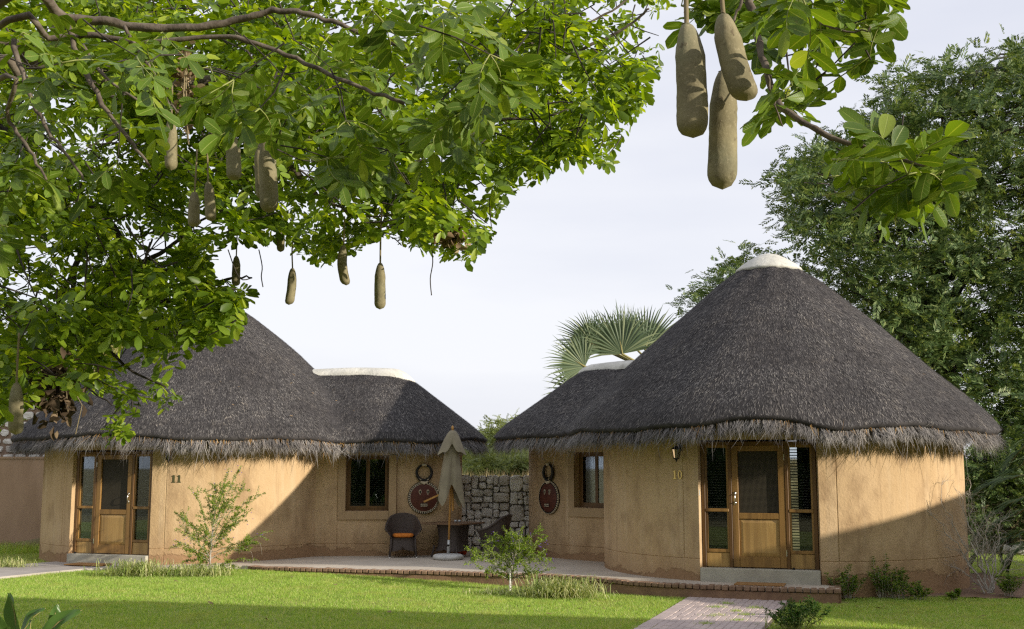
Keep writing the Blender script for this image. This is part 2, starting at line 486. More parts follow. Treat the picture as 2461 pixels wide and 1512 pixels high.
def leaf_mat(name, stops, trans=0.4, tint=(1.25, 1.15, 0.45), rough=0.45, spec=0.35, obj=0.0):
    m, t = new_mat(name)
    g = N(t, 'ShaderNodeNewGeometry')
    f = g.outputs['Random Per Island']
    if obj:
        oi = N(t, 'ShaderNodeObjectInfo')
        f = math_n(t, 'FRACT', math_n(t, 'ADD', f, oi.outputs['Random']))
    col = ramp(t, f, stops)
    tc = mixc(t, 1.0, col, tint, 'MULTIPLY')
    finish(t, col, rough, None, spec=spec, trans=trans, tcol=tc)
    return m
M['leaf'] = leaf_mat('sausage_leaf', [(0.0, (0.055, 0.100, 0.008)), (0.45, (0.118, 0.195, 0.015)), (0.8, (0.22, 0.32, 0.028)), (1.0, (0.36, 0.44, 0.05))], 0.48, (1.9, 1.75, 0.28), 0.42, 0.4, 1.0)
M['rachis'] = simple('leaf_stalk', (0.20, 0.24, 0.06), (0.26, 0.27, 0.09), 6, 0.6)
M['bark'] = simple('branch_bark', (0.075, 0.058, 0.043), (0.165, 0.135, 0.105), 14, 0.9, 0.7, 40)
M['bark_dark'] = simple('dark_bark', (0.030, 0.025, 0.021), (0.055, 0.046, 0.038), 8, 0.95, 0.8, 25)
M['bark_pale'] = simple('pale_bark', (0.46, 0.42, 0.36), (0.33, 0.29, 0.25), 20, 0.85, 0.4, 60)
def fruit_mat():
    m, t = new_mat('sausage_fruit_skin'); p = pos(t)
    col = mixc(t, ramp(t, noise(t, p, 9, 6, .6), [(0.35, 0), (0.65, 1)]), (0.225, 0.195, 0.11), (0.145, 0.125, 0.07))
    col = mixc(t, ramp(t, noise(t, p, 3.5, 4, .6), [(0.5, 0), (0.72, .6)]), col, (0.20, 0.20, 0.125))
    col = mixc(t, ramp(t, noise(t, p, 70, 4, .6), [(0.57, 0), (0.67, .6)]), col, (0.30, 0.26, 0.165))
    scar = ramp(t, noise(t, pos(t, (1, 1, .6)), 26, 5, .65), [(0.62, 0), (0.70, 1)])
    col = mixc(t, math_n(t, 'MULTIPLY', scar, .7), col, (0.085, 0.06, 0.035))
    h = math_n(t, 'ADD', math_n(t, 'MULTIPLY', noise(t, p, 45, 5, .6), 1.0), math_n(t, 'MULTIPLY', scar, .6))
    finish(t, col, 0.8, bump(t, h, 0.5, 0.006), spec=0.25)
    return m
M['fruit'] = fruit_mat()
M['fruit_stalk'] = simple('fruit_stalk', (0.16, 0.125, 0.07), (0.22, 0.18, 0.10), 14, 0.85)
M['dead_leaf'] = leaf_mat('dead_leaf', [(0.0, (0.10, 0.065, 0.035)), (0.6, (0.25, 0.175, 0.10)), (1.0, (0.46, 0.36, 0.23))], 0.2, (1, .9, .7), 0.8, 0.2)
M['dark_dead_leaf'] = leaf_mat('dark_dead_leaf', [(0.0, (0.035, 0.024, 0.015)), (0.7, (0.09, 0.062, 0.038)), (1.0, (0.22, 0.16, 0.10))], 0.15, (1, .9, .7), 0.8, 0.2)
def grass_mat():
    m, t = new_mat('grass_blade')
    g = N(t, 'ShaderNodeNewGeometry')
    col = ramp(t, g.outputs['Random Per Island'], [(0.0, (0.18, 0.33, 0.042)), (0.45, (0.31, 0.48, 0.08)), (0.8, (0.43, 0.57, 0.14)), (0.93, (0.58, 0.62, 0.26)), (1.0, (0.70, 0.66, 0.40))])
    dry = ramp(t, noise(t, pos(t), 1.7, 5, 0.65), [(0.52, 0.0), (0.72, 0.75)])
    col = mixc(t, dry, col, (0.52, 0.51, 0.19))
    dk = ramp(t, noise(t, pos(t), 3.4, 4, 0.6), [(0.52, 0.0), (0.72, 0.6)])
    col = mixc(t, dk, col, (0.12, 0.25, 0.03))
    finish(t, col, 0.6, None, spec=0.25, trans=0.45, tcol=mixc(t, 1.0, col, (1.45, 1.3, .5), 'MULTIPLY'))
    return m
M['grass'] = grass_mat()
M['ribbon'] = leaf_mat('ribbon_blade', [(0.0, (0.20, 0.30, 0.06)), (0.5, (0.42, 0.47, 0.17)), (1.0, (0.74, 0.70, 0.40))], 0.3, (1.1, 1.05, .6), 0.5, 0.3)
M['shrub_leaf'] = leaf_mat('shrub_leaf', [(0.0, (0.10, 0.185, 0.018)), (0.5, (0.19, 0.285, 0.028)), (1.0, (0.31, 0.385, 0.05))], 0.4, (1.3, 1.2, .4), 0.5, 0.3)
M['bed_leaf'] = leaf_mat('bed_leaf', [(0.0, (0.07, 0.15, 0.022)), (0.55, (0.14, 0.24, 0.035)), (0.9, (0.27, 0.36, 0.055)), (1.0, (0.34, 0.36, 0.07))], 0.35, (1.3, 1.2, .4), 0.5, 0.3)
M['bush_leaf'] = leaf_mat('bush_leaf', [(0.0, (0.028, 0.075, 0.012)), (0.6, (0.055, 0.125, 0.02)), (1.0, (0.10, 0.18, 0.03))], 0.3, (1.3, 1.2, .5), 0.5, 0.3)
M['flower'] = simple('violet_flower', (0.16, 0.07, 0.48), (0.22, 0.12, 0.55), 30, 0.7)
M['feather'] = leaf_mat('feathery_leaf', [(0.0, (0.045, 0.085, 0.026)), (0.5, (0.098, 0.158, 0.052)), (0.85, (0.18, 0.25, 0.09)), (1.0, (0.30, 0.35, 0.14))], 0.35, (1.25, 1.15, .5), 0.5, 0.3)
M['thorn'] = leaf_mat('thorn_tree_leaf', [(0.0, (0.12, 0.16, 0.05)), (0.6, (0.21, 0.26, 0.085)), (1.0, (0.30, 0.33, 0.13))], 0.35, (1.2, 1.1, .6), 0.6, 0.2)
M['olive'] = leaf_mat('olive_tree_leaf', [(0.0, (0.17, 0.18, 0.05)), (1.0, (0.32, 0.30, 0.10))], 0.35, (1.2, 1.1, .6), 0.6, 0.2)
M['fan'] = leaf_mat('fan_palm_leaf', [(0.0, (0.075, 0.115, 0.06)), (0.6, (0.14, 0.19, 0.10)), (1.0, (0.27, 0.31, 0.17))], 0.25, (1.2, 1.15, .6), 0.45, 0.4)
M['date'] = leaf_mat('date_palm_leaf', [(0.0, (0.05, 0.09, 0.03)), (0.7, (0.095, 0.15, 0.05)), (1.0, (0.18, 0.23, 0.085))], 0.2, (1.2, 1.1, .5), 0.5, 0.3)
M['palm_stalk'] = simple('palm_stalk', (0.22, 0.20, 0.07), (0.28, 0.24, 0.09), 8, 0.6)
M['dry_grass'] = leaf_mat('dry_grass', [(0.0, (0.24, 0.18, 0.08)), (0.7, (0.45, 0.36, 0.19)), (1.0, (0.58, 0.49, 0.29))], 0.3, (1, .95, .8), 0.7, 0.2)
M['broad'] = leaf_mat('broad_leaf', [(0.0, (0.05, 0.115, 0.025)), (1.0, (0.085, 0.16, 0.035))], 0.25, (1.3, 1.2, .5), 0.35, 0.45)
M['pebble'] = simple('white_rock', (0.62, 0.59, 0.54), (0.45, 0.42, 0.38), 6, 0.9, 0.5, 20)

def veined_leaf():
    m, t = new_mat('veined_leaf')
    g = N(t, 'ShaderNodeNewGeometry'); oi = N(t, 'ShaderNodeObjectInfo')
    f = math_n(t, 'FRACT', math_n(t, 'ADD', g.outputs['Random Per Island'], oi.outputs['Random']))
    col = ramp(t, f, [(0.0, (0.060, 0.112, 0.010)), (0.5, (0.100, 0.172, 0.017)), (0.9, (0.150, 0.24, 0.027)), (1.0, (0.26, 0.32, 0.05))])
    at_ = N(t, 'ShaderNodeAttribute', attribute_name='leafuv'); sp = N(t, 'ShaderNodeSeparateXYZ'); t.links.new(at_.outputs['Vector'], sp.inputs[0])
    u = math_n(t, 'ABSOLUTE', sp.outputs['X'])
    mid = ramp(t, u, [(0.0, 1.0), (0.09, 0.0)])
    w = math_n(t, 'SUBTRACT', math_n(t, 'MULTIPLY', sp.outputs['Y'], 9.0), math_n(t, 'MULTIPLY', u, 1.6))
    tri = math_n(t, 'ABSOLUTE', math_n(t, 'SUBTRACT', math_n(t, 'FRACT', w), 0.5))
    side = ramp(t, tri, [(0.0, 1.0), (0.10, 0.0)])
    blot = ramp(t, noise(t, pos(t), 34, 4, 0.6), [(0.62, 0.0), (0.72, 0.7)])
    col = mixc(t, math_n(t, 'MULTIPLY', side, 0.30), col, (0.24, 0.32, 0.06))
    col = mixc(t, math_n(t, 'MULTIPLY', mid, 0.75), col, (0.36, 0.42, 0.12))
    col = mixc(t, blot, col, (0.20, 0.19, 0.05))
    edge_ = ramp(t, u, [(0.9, 0.0), (1.0, 0.45)])
    col = mixc(t, edge_, col, (0.22, 0.24, 0.05))
    hgt = math_n(t, 'ADD', math_n(t, 'MULTIPLY', side, -0.5), math_n(t, 'MULTIPLY', mid, -1.0))
    finish(t, col, 0.42, bump(t, hgt, 0.35, 0.004), spec=0.4, trans=0.42, tcol=mixc(t, 1.0, col, (1.6, 1.5, 0.3), 'MULTIPLY'))
    return m
M['veined'] = veined_leaf()
# ------------------------------------------------------------------ ground
H10 = Vector((5.2, 22.6)); R10 = 3.4
H11 = Vector((-7.25, 27.45)); R11 = 3.6
E10 = Vector((1.97, 25.5)); E11 = Vector((-2.95, 27.15))
def lawn_z(x, y):
    return 0.12 * sstep(1.5, -5.5, x) + 0.02 * math.sin(x * 0.7 + 1.0) * math.sin(y * 0.5)
def np_lawn_z(x, y):
    return 0.12 * (1 - np_sstep(-5.5, 1.5, x)) + 0.02 * np.sin(x * 0.7 + 1.0) * np.sin(y * 0.5)
def patio_z(x): return 0.155 + 0.065 * sstep(-8.0, -3.5, x)
def ground_z(x, y):
    b = (1.75 + .4 * sstep(4, 7, x)) * sstep(28.6 + 0.25 * math.sin(x * 0.6), 33.5, y) if x > -13 else 0.0
    far = 0.008 * max(0.0, y - 34)
    return lawn_z(x, y) * sstep(40, 25, y) - 0.02 + b + min(far, 6.0)
gx = sorted(set([-3000, -1200, -500, -220, -110, -60] + list(np.arange(-36, 36.1, 1.5)) + [60, 110, 220, 500, 1200, 3000]))
gy = sorted(set([-3000, -1000, -300, -100, -50, -25, -10] + list(np.arange(0, 26, 2.0)) + list(np.arange(26, 40, 0.5)) + [42, 46, 52, 60, 75, 100, 160, 300, 700, 1500, 3500]))
mb = MB()
mb.add([(x, y, ground_z(x, y) + (random.uniform(-.05, .05) if y > 29 and y < 60 else 0)) for y in gy for x in gx],
       [(j * len(gx) + i, j * len(gx) + i + 1, (j + 1) * len(gx) + i + 1, (j + 1) * len(gx) + i) for j in range(len(gy) - 1) for i in range(len(gx) - 1)])
tag(mb.build('ground', M['bank'], smooth=True), kind='structure')
mb = MB()
lx, ly = np.arange(-26, 26.1, 1.0), np.arange(2, 28.6, 0.5)
mb.add([(x, y, lawn_z(x, y)) for y in ly for x in lx],
       [(j * len(lx) + i, j * len(lx) + i + 1, (j + 1) * len(lx) + i + 1, (j + 1) * len(lx) + i) for j in range(len(ly) - 1) for i in range(len(lx) - 1)])
tag(mb.build('lawn', M['turf'], smooth=True), kind='structure')

# planting bed of bare soil round the right-hand hut
SOIL = [tuple(onz(x, y, 0.0)[:2]) for x, y in ((2020, 1441), (2130, 1437), (2260, 1436), (2400, 1440), (2461, 1439), (2560, 1438))] + [(11.2, 20.3)] + \
       [tuple(onz(x, y, 0.0)[:2]) for x, y in ((2520, 1386), (2461, 1386), (2400, 1384), (2345, 1377))] + [(7.2, 24.0), (5.2, 20.2), (5.55, 18.2)]
def in_poly(poly, x, y):
    """vectorised point-in-polygon"""
    x, y = np.asarray(x), np.asarray(y); c = np.zeros(x.shape, bool); n = len(poly)
    for i in range(n):
        x0, y0 = poly[i][:2]; x1, y1 = poly[(i + 1) % n][:2]
        m = ((y0 > y) != (y1 > y))
        with np.errstate(divide='ignore', invalid='ignore'):
            xi = (x1 - x0) * (y - y0) / ((y1 - y0) if y1 != y0 else 1e-9) + x0
        c ^= m & (x < xi)
    return c
mb = MB()
cxs, cys = np.arange(4.6, 12.2, 0.2), np.arange(16.0, 25.4, 0.2)
for x in cxs:
    for y in cys:
        if in_poly(SOIL, np.array([x + .1]), np.array([y + .1]))[0]:
            q = [(x, y), (x + .2, y), (x + .2, y + .2), (x, y + .2)]
            b = len(mb.v)
            mb.add([(a, c, lawn_z(a, c) + 0.012 + 0.018 * math.sin(a * 9.1 + 2 * math.sin(c * 5)) * math.sin(c * 7.3)) for a, c in q], [(0, 1, 2, 3)])
tag(mb.build('soil_bed', M['soil']), kind='structure')

# ------------------------------------------------------------------ patio with brick edge
EDGE = [(330, 1366), (440, 1362), (575, 1360), (631, 1363), (717, 1365), (803, 1367), (941, 1370.5), (1079, 1374), (1217, 1379), (1300, 1381), (1383, 1385), (1440, 1390), (1486, 1395), (1540, 1399.5), (1590, 1402.5), (1665, 1405.5), (1743, 1408.5), (1829, 1412), (1915, 1414.5), (2002, 1416.5), (2040, 1417)]
edge = []
for x, y in EDGE:
    p = onz(x, y, 0.22)
    p = onz(x, y, patio_z(p.x)); edge.append(p)
def resample(pts, step):
    out = [pts[0].copy()]; rest = step
    for a, b in zip(pts, pts[1:]):
        L = (b - a).length; s = rest
        while s <= L:
            out.append(a + (b - a) * (s / L)); s += step
        rest = s - L
    return out
line = resample(edge, 0.118)
patio = thing('patio', (edge[8].x, edge[8].y, 0), 'pale concrete patio with brick edge between the two huts', 'patio')
patio['kind'] = 'structure'
del patio['category']
mb = MB(); pv = []
for i, p in enumerate(line):
    a = line[max(i - 1, 0)]; b = line[min(i + 1, len(line) - 1)]
    t = (b - a).normalized(); nrm = Vector((-t.y, t.x, 0))
    f = p + nrm * 0.10
    pv.append((f.x, f.y, patio_z(p.x))); pv.append((f.x, f.y, -0.15))
    pv.append((f.x + (0.02 * (f.x - 5.5) if f.x > 0 else 0), max(27.4, f.y + 1), patio_z(p.x)))
fs = []
for i in range(len(line) - 1):
    a, b = i * 3, (i + 1) * 3
    fs += [(a, b, b + 2, a + 2), (a + 1, b + 1, b, a)]
a = (len(line) - 1) * 3
mb.add(pv, fs)
mb.add([pv[a], pv[a + 1], (pv[a + 2][0], pv[a + 2][1], -0.15), pv[a + 2]], [(0, 1, 2, 3)])
mb.build('slab', M['concrete'], patio)
mb = MB()
for i in range(len(line) - 1):
    p, q = line[i], line[i + 1]; t = (q - p).normalized(); nn = Vector((-t.y, t.x, 0))
    mb.add([p + nn * .025 + Vector((0, 0, -.073)), q + nn * .025 + Vector((0, 0, -.073)), q + nn * .012 + Vector((0, 0, -.5)), p + nn * .012 + Vector((0, 0, -.5))], [(0, 3, 2, 1)])
last = line[-1]
back = Vector((5.62, 19.9, last.z))
mb.add([last + Vector((-.025, .0, -.073)), back + Vector((-.025, 0, -.073)), back + Vector((-.012, 0, -.5)), last + Vector((-.012, 0, -.5))], [(0, 3, 2, 1)])
mb.build('plinth', M['plinth'], patio)
bm_ = MB().box((0, 0, 0), (0.106, 0.205, 0.07), bev=0.012)
bob = bm_.build('brick', M['brick'], None)
brick_me = bob.data; bpy.data.objects.remove(bob)
pw = world_loc(patio)
def put_brick(p, t, dz=0.0):
    o = link(brick_me, 'brick', patio)
    n = Vector((-t.y, t.x, 0))
    c = p + n * 0.10 + Vector((0, 0, -0.035 + 0.004 + dz))
    o.location = c - pw + Vector((0, 0, random.uniform(-.004, .003)))
    o.rotation_euler = (random.uniform(-.03, .03), random.uniform(-.02, .02), math.atan2(t.y, t.x) + random.uniform(-.03, .03))
    s = random.uniform(0.95, 1.0); o.scale = (s, 1, random.uniform(.95, 1.05))
first = next(i for i, p in enumerate(line) if p.x > at(560, 1360, 22).x)
for i in range(first, len(line) - 1):
    t = (line[i + 1] - line[i]).normalized()
    put_brick((line[i] + line[i + 1]) / 2, t)
d = back - last
nb = int(d.length / 0.118)
for i in range(1, nb):
    t = d.normalized()
    put_brick(last + d * (i / nb) + Vector((-.005, 0, 0)), t)

# path of pavers up to the right-hand patio
pl0, pl1 = onz(1655, 1437, 0.0), onz(1535, 1514, 0.0)
pr0, pr1 = onz(1905, 1442, 0.0), onz(1832, 1514, 0.0)
pdir = ((pl1 - pl0).normalized() + (pr1 - pr0).normalized()).normalized()
pperp = Vector((-pdir.y, pdir.x, 0))
if pperp.x < 0: pperp = -pperp
pw_w = (pr0 - pl0).dot(pperp)
path = thing('paver_path', (pl0.x, pl0.y, 0), 'pinkish grey brick paver path leading to the right-hand patio', 'path')
path['kind'] = 'structure'; del path['category']
Lp = 5.2
mb = MB(); q0 = pl0 - pdir * 0.12
mb.add([q0 + Vector((0, 0, .012)), q0 + pperp * (pw_w) + Vector((0, 0, .012)), q0 + pperp * (pw_w) + pdir * Lp + Vector((0, 0, .012)), q0 + pdir * Lp + Vector((0, 0, .012))], [(0, 3, 2, 1)])
mb.build('bedding', M['joint'], path)
pav = MB().box((0, 0, 0), (0.196, 0.096, 0.06), bev=0.008).build('paver', M['paver'], None)
pav_me = pav.data; bpy.data.objects.remove(pav)
pav2_me = pav_me.copy(); pav2_me.materials.clear(); M['paver_b'] = simple('path_paver_worn', (0.54, 0.44, 0.40), (0.43, 0.355, 0.335), 3.0, 0.92, 0.4, 60, detail=6); pav2_me.materials.append(M['paver_b'])
pw2 = world_loc(path); ang = math.atan2(pperp.y, pperp.x)
def put_paver(c, rot):
    o = link(random.choice((pav_me, pav_me, pav2_me)), 'paver', path)
    o.location = c - pw2 + Vector((0, 0, -0.006 + random.uniform(-.004, .004)))
    o.rotation_euler = (random.uniform(-.015, .015), random.uniform(-.015, .015), rot + random.uniform(-.012, .012))
nrow = int(Lp / 0.1)
for r in range(nrow):
    yy = 0.0 + (r + .5) * 0.1
    put_paver(q0 + pdir * yy + pperp * 0.10, ang)
ncol = int((pw_w - 0.2) / 0.1)
for c in range(ncol):
    off = 0.1 if c % 2 else 0.0
    xx = 0.255 + c * 0.1
    n2 = int((Lp - off) / 0.2)
    for r in range(n2):
        if r * 0.2 > 4.0: break
        put_paver(q0 + pdir * (off + r * 0.2 + 0.1) + pperp * xx, ang + math.pi / 2)

# concrete path on the left, past the left-hand door
mb = MB()
top = [onz(x, y, 0.14) for x, y in ((-420, 1376), (0, 1362), (105, 1353), (200, 1346), (350, 1345))]
bot = [onz(x, y, 0.14) for x, y in ((-420, 1425), (0, 1388), (105, 1377), (200, 1368), (350, 1362))]
n = len(top)
mb.add([Vector((p.x, p.y, .152)) for p in top] + [Vector((p.x, p.y, .152)) for p in bot] + [Vector((p.x, p.y, .02)) for p in bot], [(i, n + i, n + i + 1, i + 1) for i in range(n - 1)] + [(n + i, 2 * n + i, 2 * n + i + 1, n + i + 1) for i in range(n - 1)])
tag(mb.build('concrete_path', M['path']), kind='structure')
LEFT_PATH = [(p.x, p.y) for p in top] + [(p.x, p.y) for p in reversed(bot)]

# ------------------------------------------------------------------ walls along a line, with openings
def wall_path(pts, thick, z0, z1, openings=(), seams_s=(), seams_z=(), step=0.25):
    P = [Vector((p[0], p[1])) for p in pts]
    cum = [0.0]
    for a, b in zip(P, P[1:]): cum.append(cum[-1] + (b - a).length)
    L = cum[-1]
    tang = []
    for i in range(len(P)):
        t = (P[min(i + 1, len(P) - 1)] - P[max(i - 1, 0)]).normalized(); tang.append(t)
    def ps(s, off, z, groove=False):
        s = min(max(s, 0), L); i = 0
        while i < len(P) - 2 and s > cum[i + 1]: i += 1
        k = (s - cum[i]) / max(cum[i + 1] - cum[i], 1e-9)
        p = P[i].lerp(P[i + 1], k); t = tang[i].lerp(tang[i + 1], k).normalized()
        n = Vector((t.y, -t.x))
        if groove: off += 0.012
        return (p.x - n.x * off, p.y - n.y * off, z)
    ss = set(np.linspace(0, L, max(2, int(L / step)) + 1).tolist()); zs = {z0, z1}
    for o in openings: ss |= {o[0], o[1]}; zs |= {o[2], o[3]}
    for s in seams_s: ss |= {s - .012, s, s + .012}
    for z in seams_z: zs |= {z - .010, z, z + .010}
    ss = sorted(s for s in ss if -1e-6 <= s <= L + 1e-6); zs = sorted(z for z in zs if z0 - 1e-6 <= z <= z1 + 1e-6)
    ss = [s for i, s in enumerate(ss) if i == 0 or s - ss[i - 1] > 1e-4]
    gs = {i for i, s in enumerate(ss) if any(abs(s - q) < 1e-5 for q in seams_s)}
    gz = {i for i, z in enumerate(zs) if any(abs(z - q) < 1e-5 for q in seams_z)}
    mb = MB(); ns, nz = len(ss), len(zs)
    outer = [ps(s, 0, z, (i in gs or j in gz)) for j, z in enumerate(zs) for i, s in enumerate(ss)]
    inner = [ps(s, thick, z) for j, z in enumerate(zs) for i, s in enumerate(ss)]
    def hole(i, j):
        sm, zm = (ss[i] + ss[i + 1]) / 2, (zs[j] + zs[j + 1]) / 2
        return any(o[0] < sm < o[1] and o[2] < zm < o[3] for o in openings)
    nO = ns * nz; fs = []
    idx = lambda i, j: j * ns + i
    for j in range(nz - 1):
        for i in range(ns - 1):
            if hole(i, j): continue
            fs.append((idx(i, j), idx(i + 1, j), idx(i + 1, j + 1), idx(i, j + 1)))
            fs.append((nO + idx(i, j), nO + idx(i, j + 1), nO + idx(i + 1, j + 1), nO + idx(i + 1, j)))
            for (di, dj, a, b) in ((-1, 0, (i, j + 1), (i, j)), (1, 0, (i + 1, j), (i + 1, j + 1)), (0, -1, (i, j), (i + 1, j)), (0, 1, (i + 1, j + 1), (i, j + 1))):
                ii, jj = i + di, j + dj
                if ii < 0 or jj < 0 or ii >= ns - 1 or jj >= nz - 1 or hole(ii, jj):
                    fs.append((idx(*a), nO + idx(*a), nO + idx(*b), idx(*b)))
    mb.add(outer + inner, fs)
    return mb, ps, cum

def wall_frame(ps, s, off=0.0):
    a, b = Vector(ps(s - .05, off, 0)), Vector(ps(s + .05, off, 0))
    t = (b - a).normalized(); n = Vector((t.y, -t.x, 0))
    return Vector(ps(s, off, 0)), t, n

class Fr:                                                     # a local frame on a wall: l to the right, d outwards, z up
    def __init__(self, o, t, n): self.o, self.t, self.n = Vector(o), Vector(t), Vector(n); self.M = Matrix((self.t, -self.n, Vector((0, 0, 1)))).transposed()
    def __call__(self, l, d, z): return self.o + self.t * l + self.n * d + Vector((0, 0, z))
    def box(self, mb, l0, l1, d0, d1, z0, z1, bev=0.0):
        mb.box(self((l0 + l1) / 2, (d0 + d1) / 2, (z0 + z1) / 2), (abs(l1 - l0), abs(d1 - d0), abs(z1 - z0)), self.M, bev)
        return mb

def blind(fr, root, l0, l1, z0, z1, d=-0.09, tilt=0.5):
    mb = MB(); z = z0 + .01; c, s = math.cos(tilt), math.sin(tilt)
    w = 0.019
    while z < z1:
        mb.add([fr(l0, d + w * c, z - w * s), fr(l1, d + w * c, z - w * s), fr(l1, d - w * c, z + w * s), fr(l0, d - w * c, z + w * s)], [(0, 1, 2, 3)])
        z += 0.046
    o = mb.build('blind', M['blind'], root); o['kind'] = 'stuff'
    return o

def door_unit(root, fr, hinge):
    f = MB(); H = 2.12
    for l0, l1 in ((-.96, -.90), (-.50, -.445), (.445, .50), (.90, .96)): fr.box(f, l0, l1, -.06, .05, 0.0, H - .06, .006)
    fr.box(f, -.96, .96, -.062, .052, H - .06, H, .006)
    f.build('door_frame', M['wood_dark'], root)
    for sgn in (-1, 1):
        a, b = (-.90, -.50) if sgn < 0 else (.50, .90)
        sl = MB()
        fr.box(sl, a, b, -.055, .035, .25, .305, .006); fr.box(sl, a, b, -.055, .055, .93, .985, .008); fr.box(sl, a, b, -.055, .03, 2.015, 2.06)
        for z0, z1 in ((.305, .93), (.985, 2.015)):
            fr.box(sl, a, a + .035, -.045, .03, z0, z1); fr.box(sl, b - .035, b, -.045, .03, z0, z1)
        so = sl.build('sidelight', M['wood'], root)
        p = MB(); fr.box(p, a + .002, b - .002, -.04, .02, 0.004, .25, .008); p.build('panel', M['wood_panel'], so)
        for z0, z1 in ((.305, .93), (.985, 2.015)):
            g = MB(); fr.box(g, a + .036, b - .036, -.012, -.006, z0, z1); g.build('pane', M['glass'], so)
        blind(fr, so, a + .02, b - .02, .31, 2.0, -.10, 0.45)
    d = MB()
    for l0, l1 in ((-.44, -.335), (.335, .44)): fr.box(d, l0, l1, -.02, .045, .012, 2.055, .006)
    for z0, z1 in ((.012, .19), (.815, .915), (1.955, 2.055)): fr.box(d, -.334, .334, -.018, .042, z0, z1, .006)
    do = d.build('door', M['wood'], root)
    p = MB(); fr.box(p, -.332, .332, -.01, .012, .192, .812)
    q = MB()
    P_ = lambda l, dd, z: fr(l, dd, z)
    o_, i_ = [(-.33, .195), (.33, .195), (.33, .81), (-.33, .81)], [(-.27, .255), (.27, .255), (.27, .75), (-.27, .75)]
    vs = [P_(l, .0125, z) for l, z in o_] + [P_(l, .032, z) for l, z in i_]
    p.add(vs, [(4, 5, 6, 7)] + [(k, (k + 1) % 4, 4 + (k + 1) % 4, 4 + k) for k in range(4)])
    p.build('panel', M['wood_panel'], do)
    s = MB(); fr.box(s, -.333, .333, .0, .006, .916, 1.954); s.build('screen', M['screen'], do)
    hs = -hinge; hl = hs * .388
    h = MB(); h.tube([fr(hl, .046, 1.08), fr(hl, .085, 1.10), fr(hl, .095, 1.16), fr(hl, .085, 1.22), fr(hl, .046, 1.24)], .009, 8)
    fr.box(h, hl - .014, hl + .014, .045, .052, 1.05, 1.11); fr.box(h, hl - .014, hl + .014, .045, .052, 1.21, 1.27)
    h.build('handle', M['steel'], do, smooth=True)
    for z in (.26, 1.85):
        g = MB(); g.tube([fr(hinge * .4425, .055, z - .05), fr(hinge * .4425, .055, z + .05)], .008, 8); g.build('hinge', M['steel'], do)

def window_unit(root, fr, w, z0, z1, blind_on=True):
    h = w / 2
    f = MB()
    for l0, l1 in ((-h, -h + .05), (h - .05, h)): fr.box(f, l0, l1, -.20, -.14, z0, z1, .004)
    fr.box(f, -h + .05, h - .05, -.198, -.142, z0, z0 + .05); fr.box(f, -h + .05, h - .05, -.198, -.142, z1 - .05, z1)
    wo = f.build('window', M['wood_dark'], root)
    for sg in (-1, 1):
        a, b = (-h + .05, 0.004) if sg < 0 else (-.004, h - .05)
        dd = -.165 if sg < 0 else -.150
        s = MB()
        for l0, l1 in ((a, a + .045), (b - .045, b)): fr.box(s, l0, l1, dd - .02, dd + .015, z0 + .05, z1 - .05)
        fr.box(s, a + .045, b - .045, dd - .018, dd + .013, z0 + .05, z0 + .10); fr.box(s, a + .045, b - .045, dd - .018, dd + .013, z1 - .09, z1 - .05)
        s.build('sash', M['wood_dark'], wo)
        g = MB(); fr.box(g, a + .045, b - .045, dd - .004, dd + .001, z0 + .10, z1 - .09); g.build('pane', M['glass'], wo)
    blind(fr, wo, -h + .05, h - .05, z0 + .05, z1 - .05, -.24, 0.25)
    return wo
def surround(root, fr, w, z0, z1, bw=.16, dp=.03, left=True, right=True):
    h = w / 2
    if left: s = MB(); fr.box(s, -h - bw, -h, -.02, dp, z0 - bw - .03, z1); s.build('window_surround', M['plaster_band'], root)
    if right: s = MB(); fr.box(s, h, h + bw, -.02, dp, z0 - bw - .03, z1); s.build('window_surround', M['plaster_band'], root)
    s = MB(); fr.box(s, -h if left else -h, h if right else h, -.02, dp + .012, z0 - bw - .03, z0 - .004, .006)
    s.build('sill', M['plaster_band'], root)

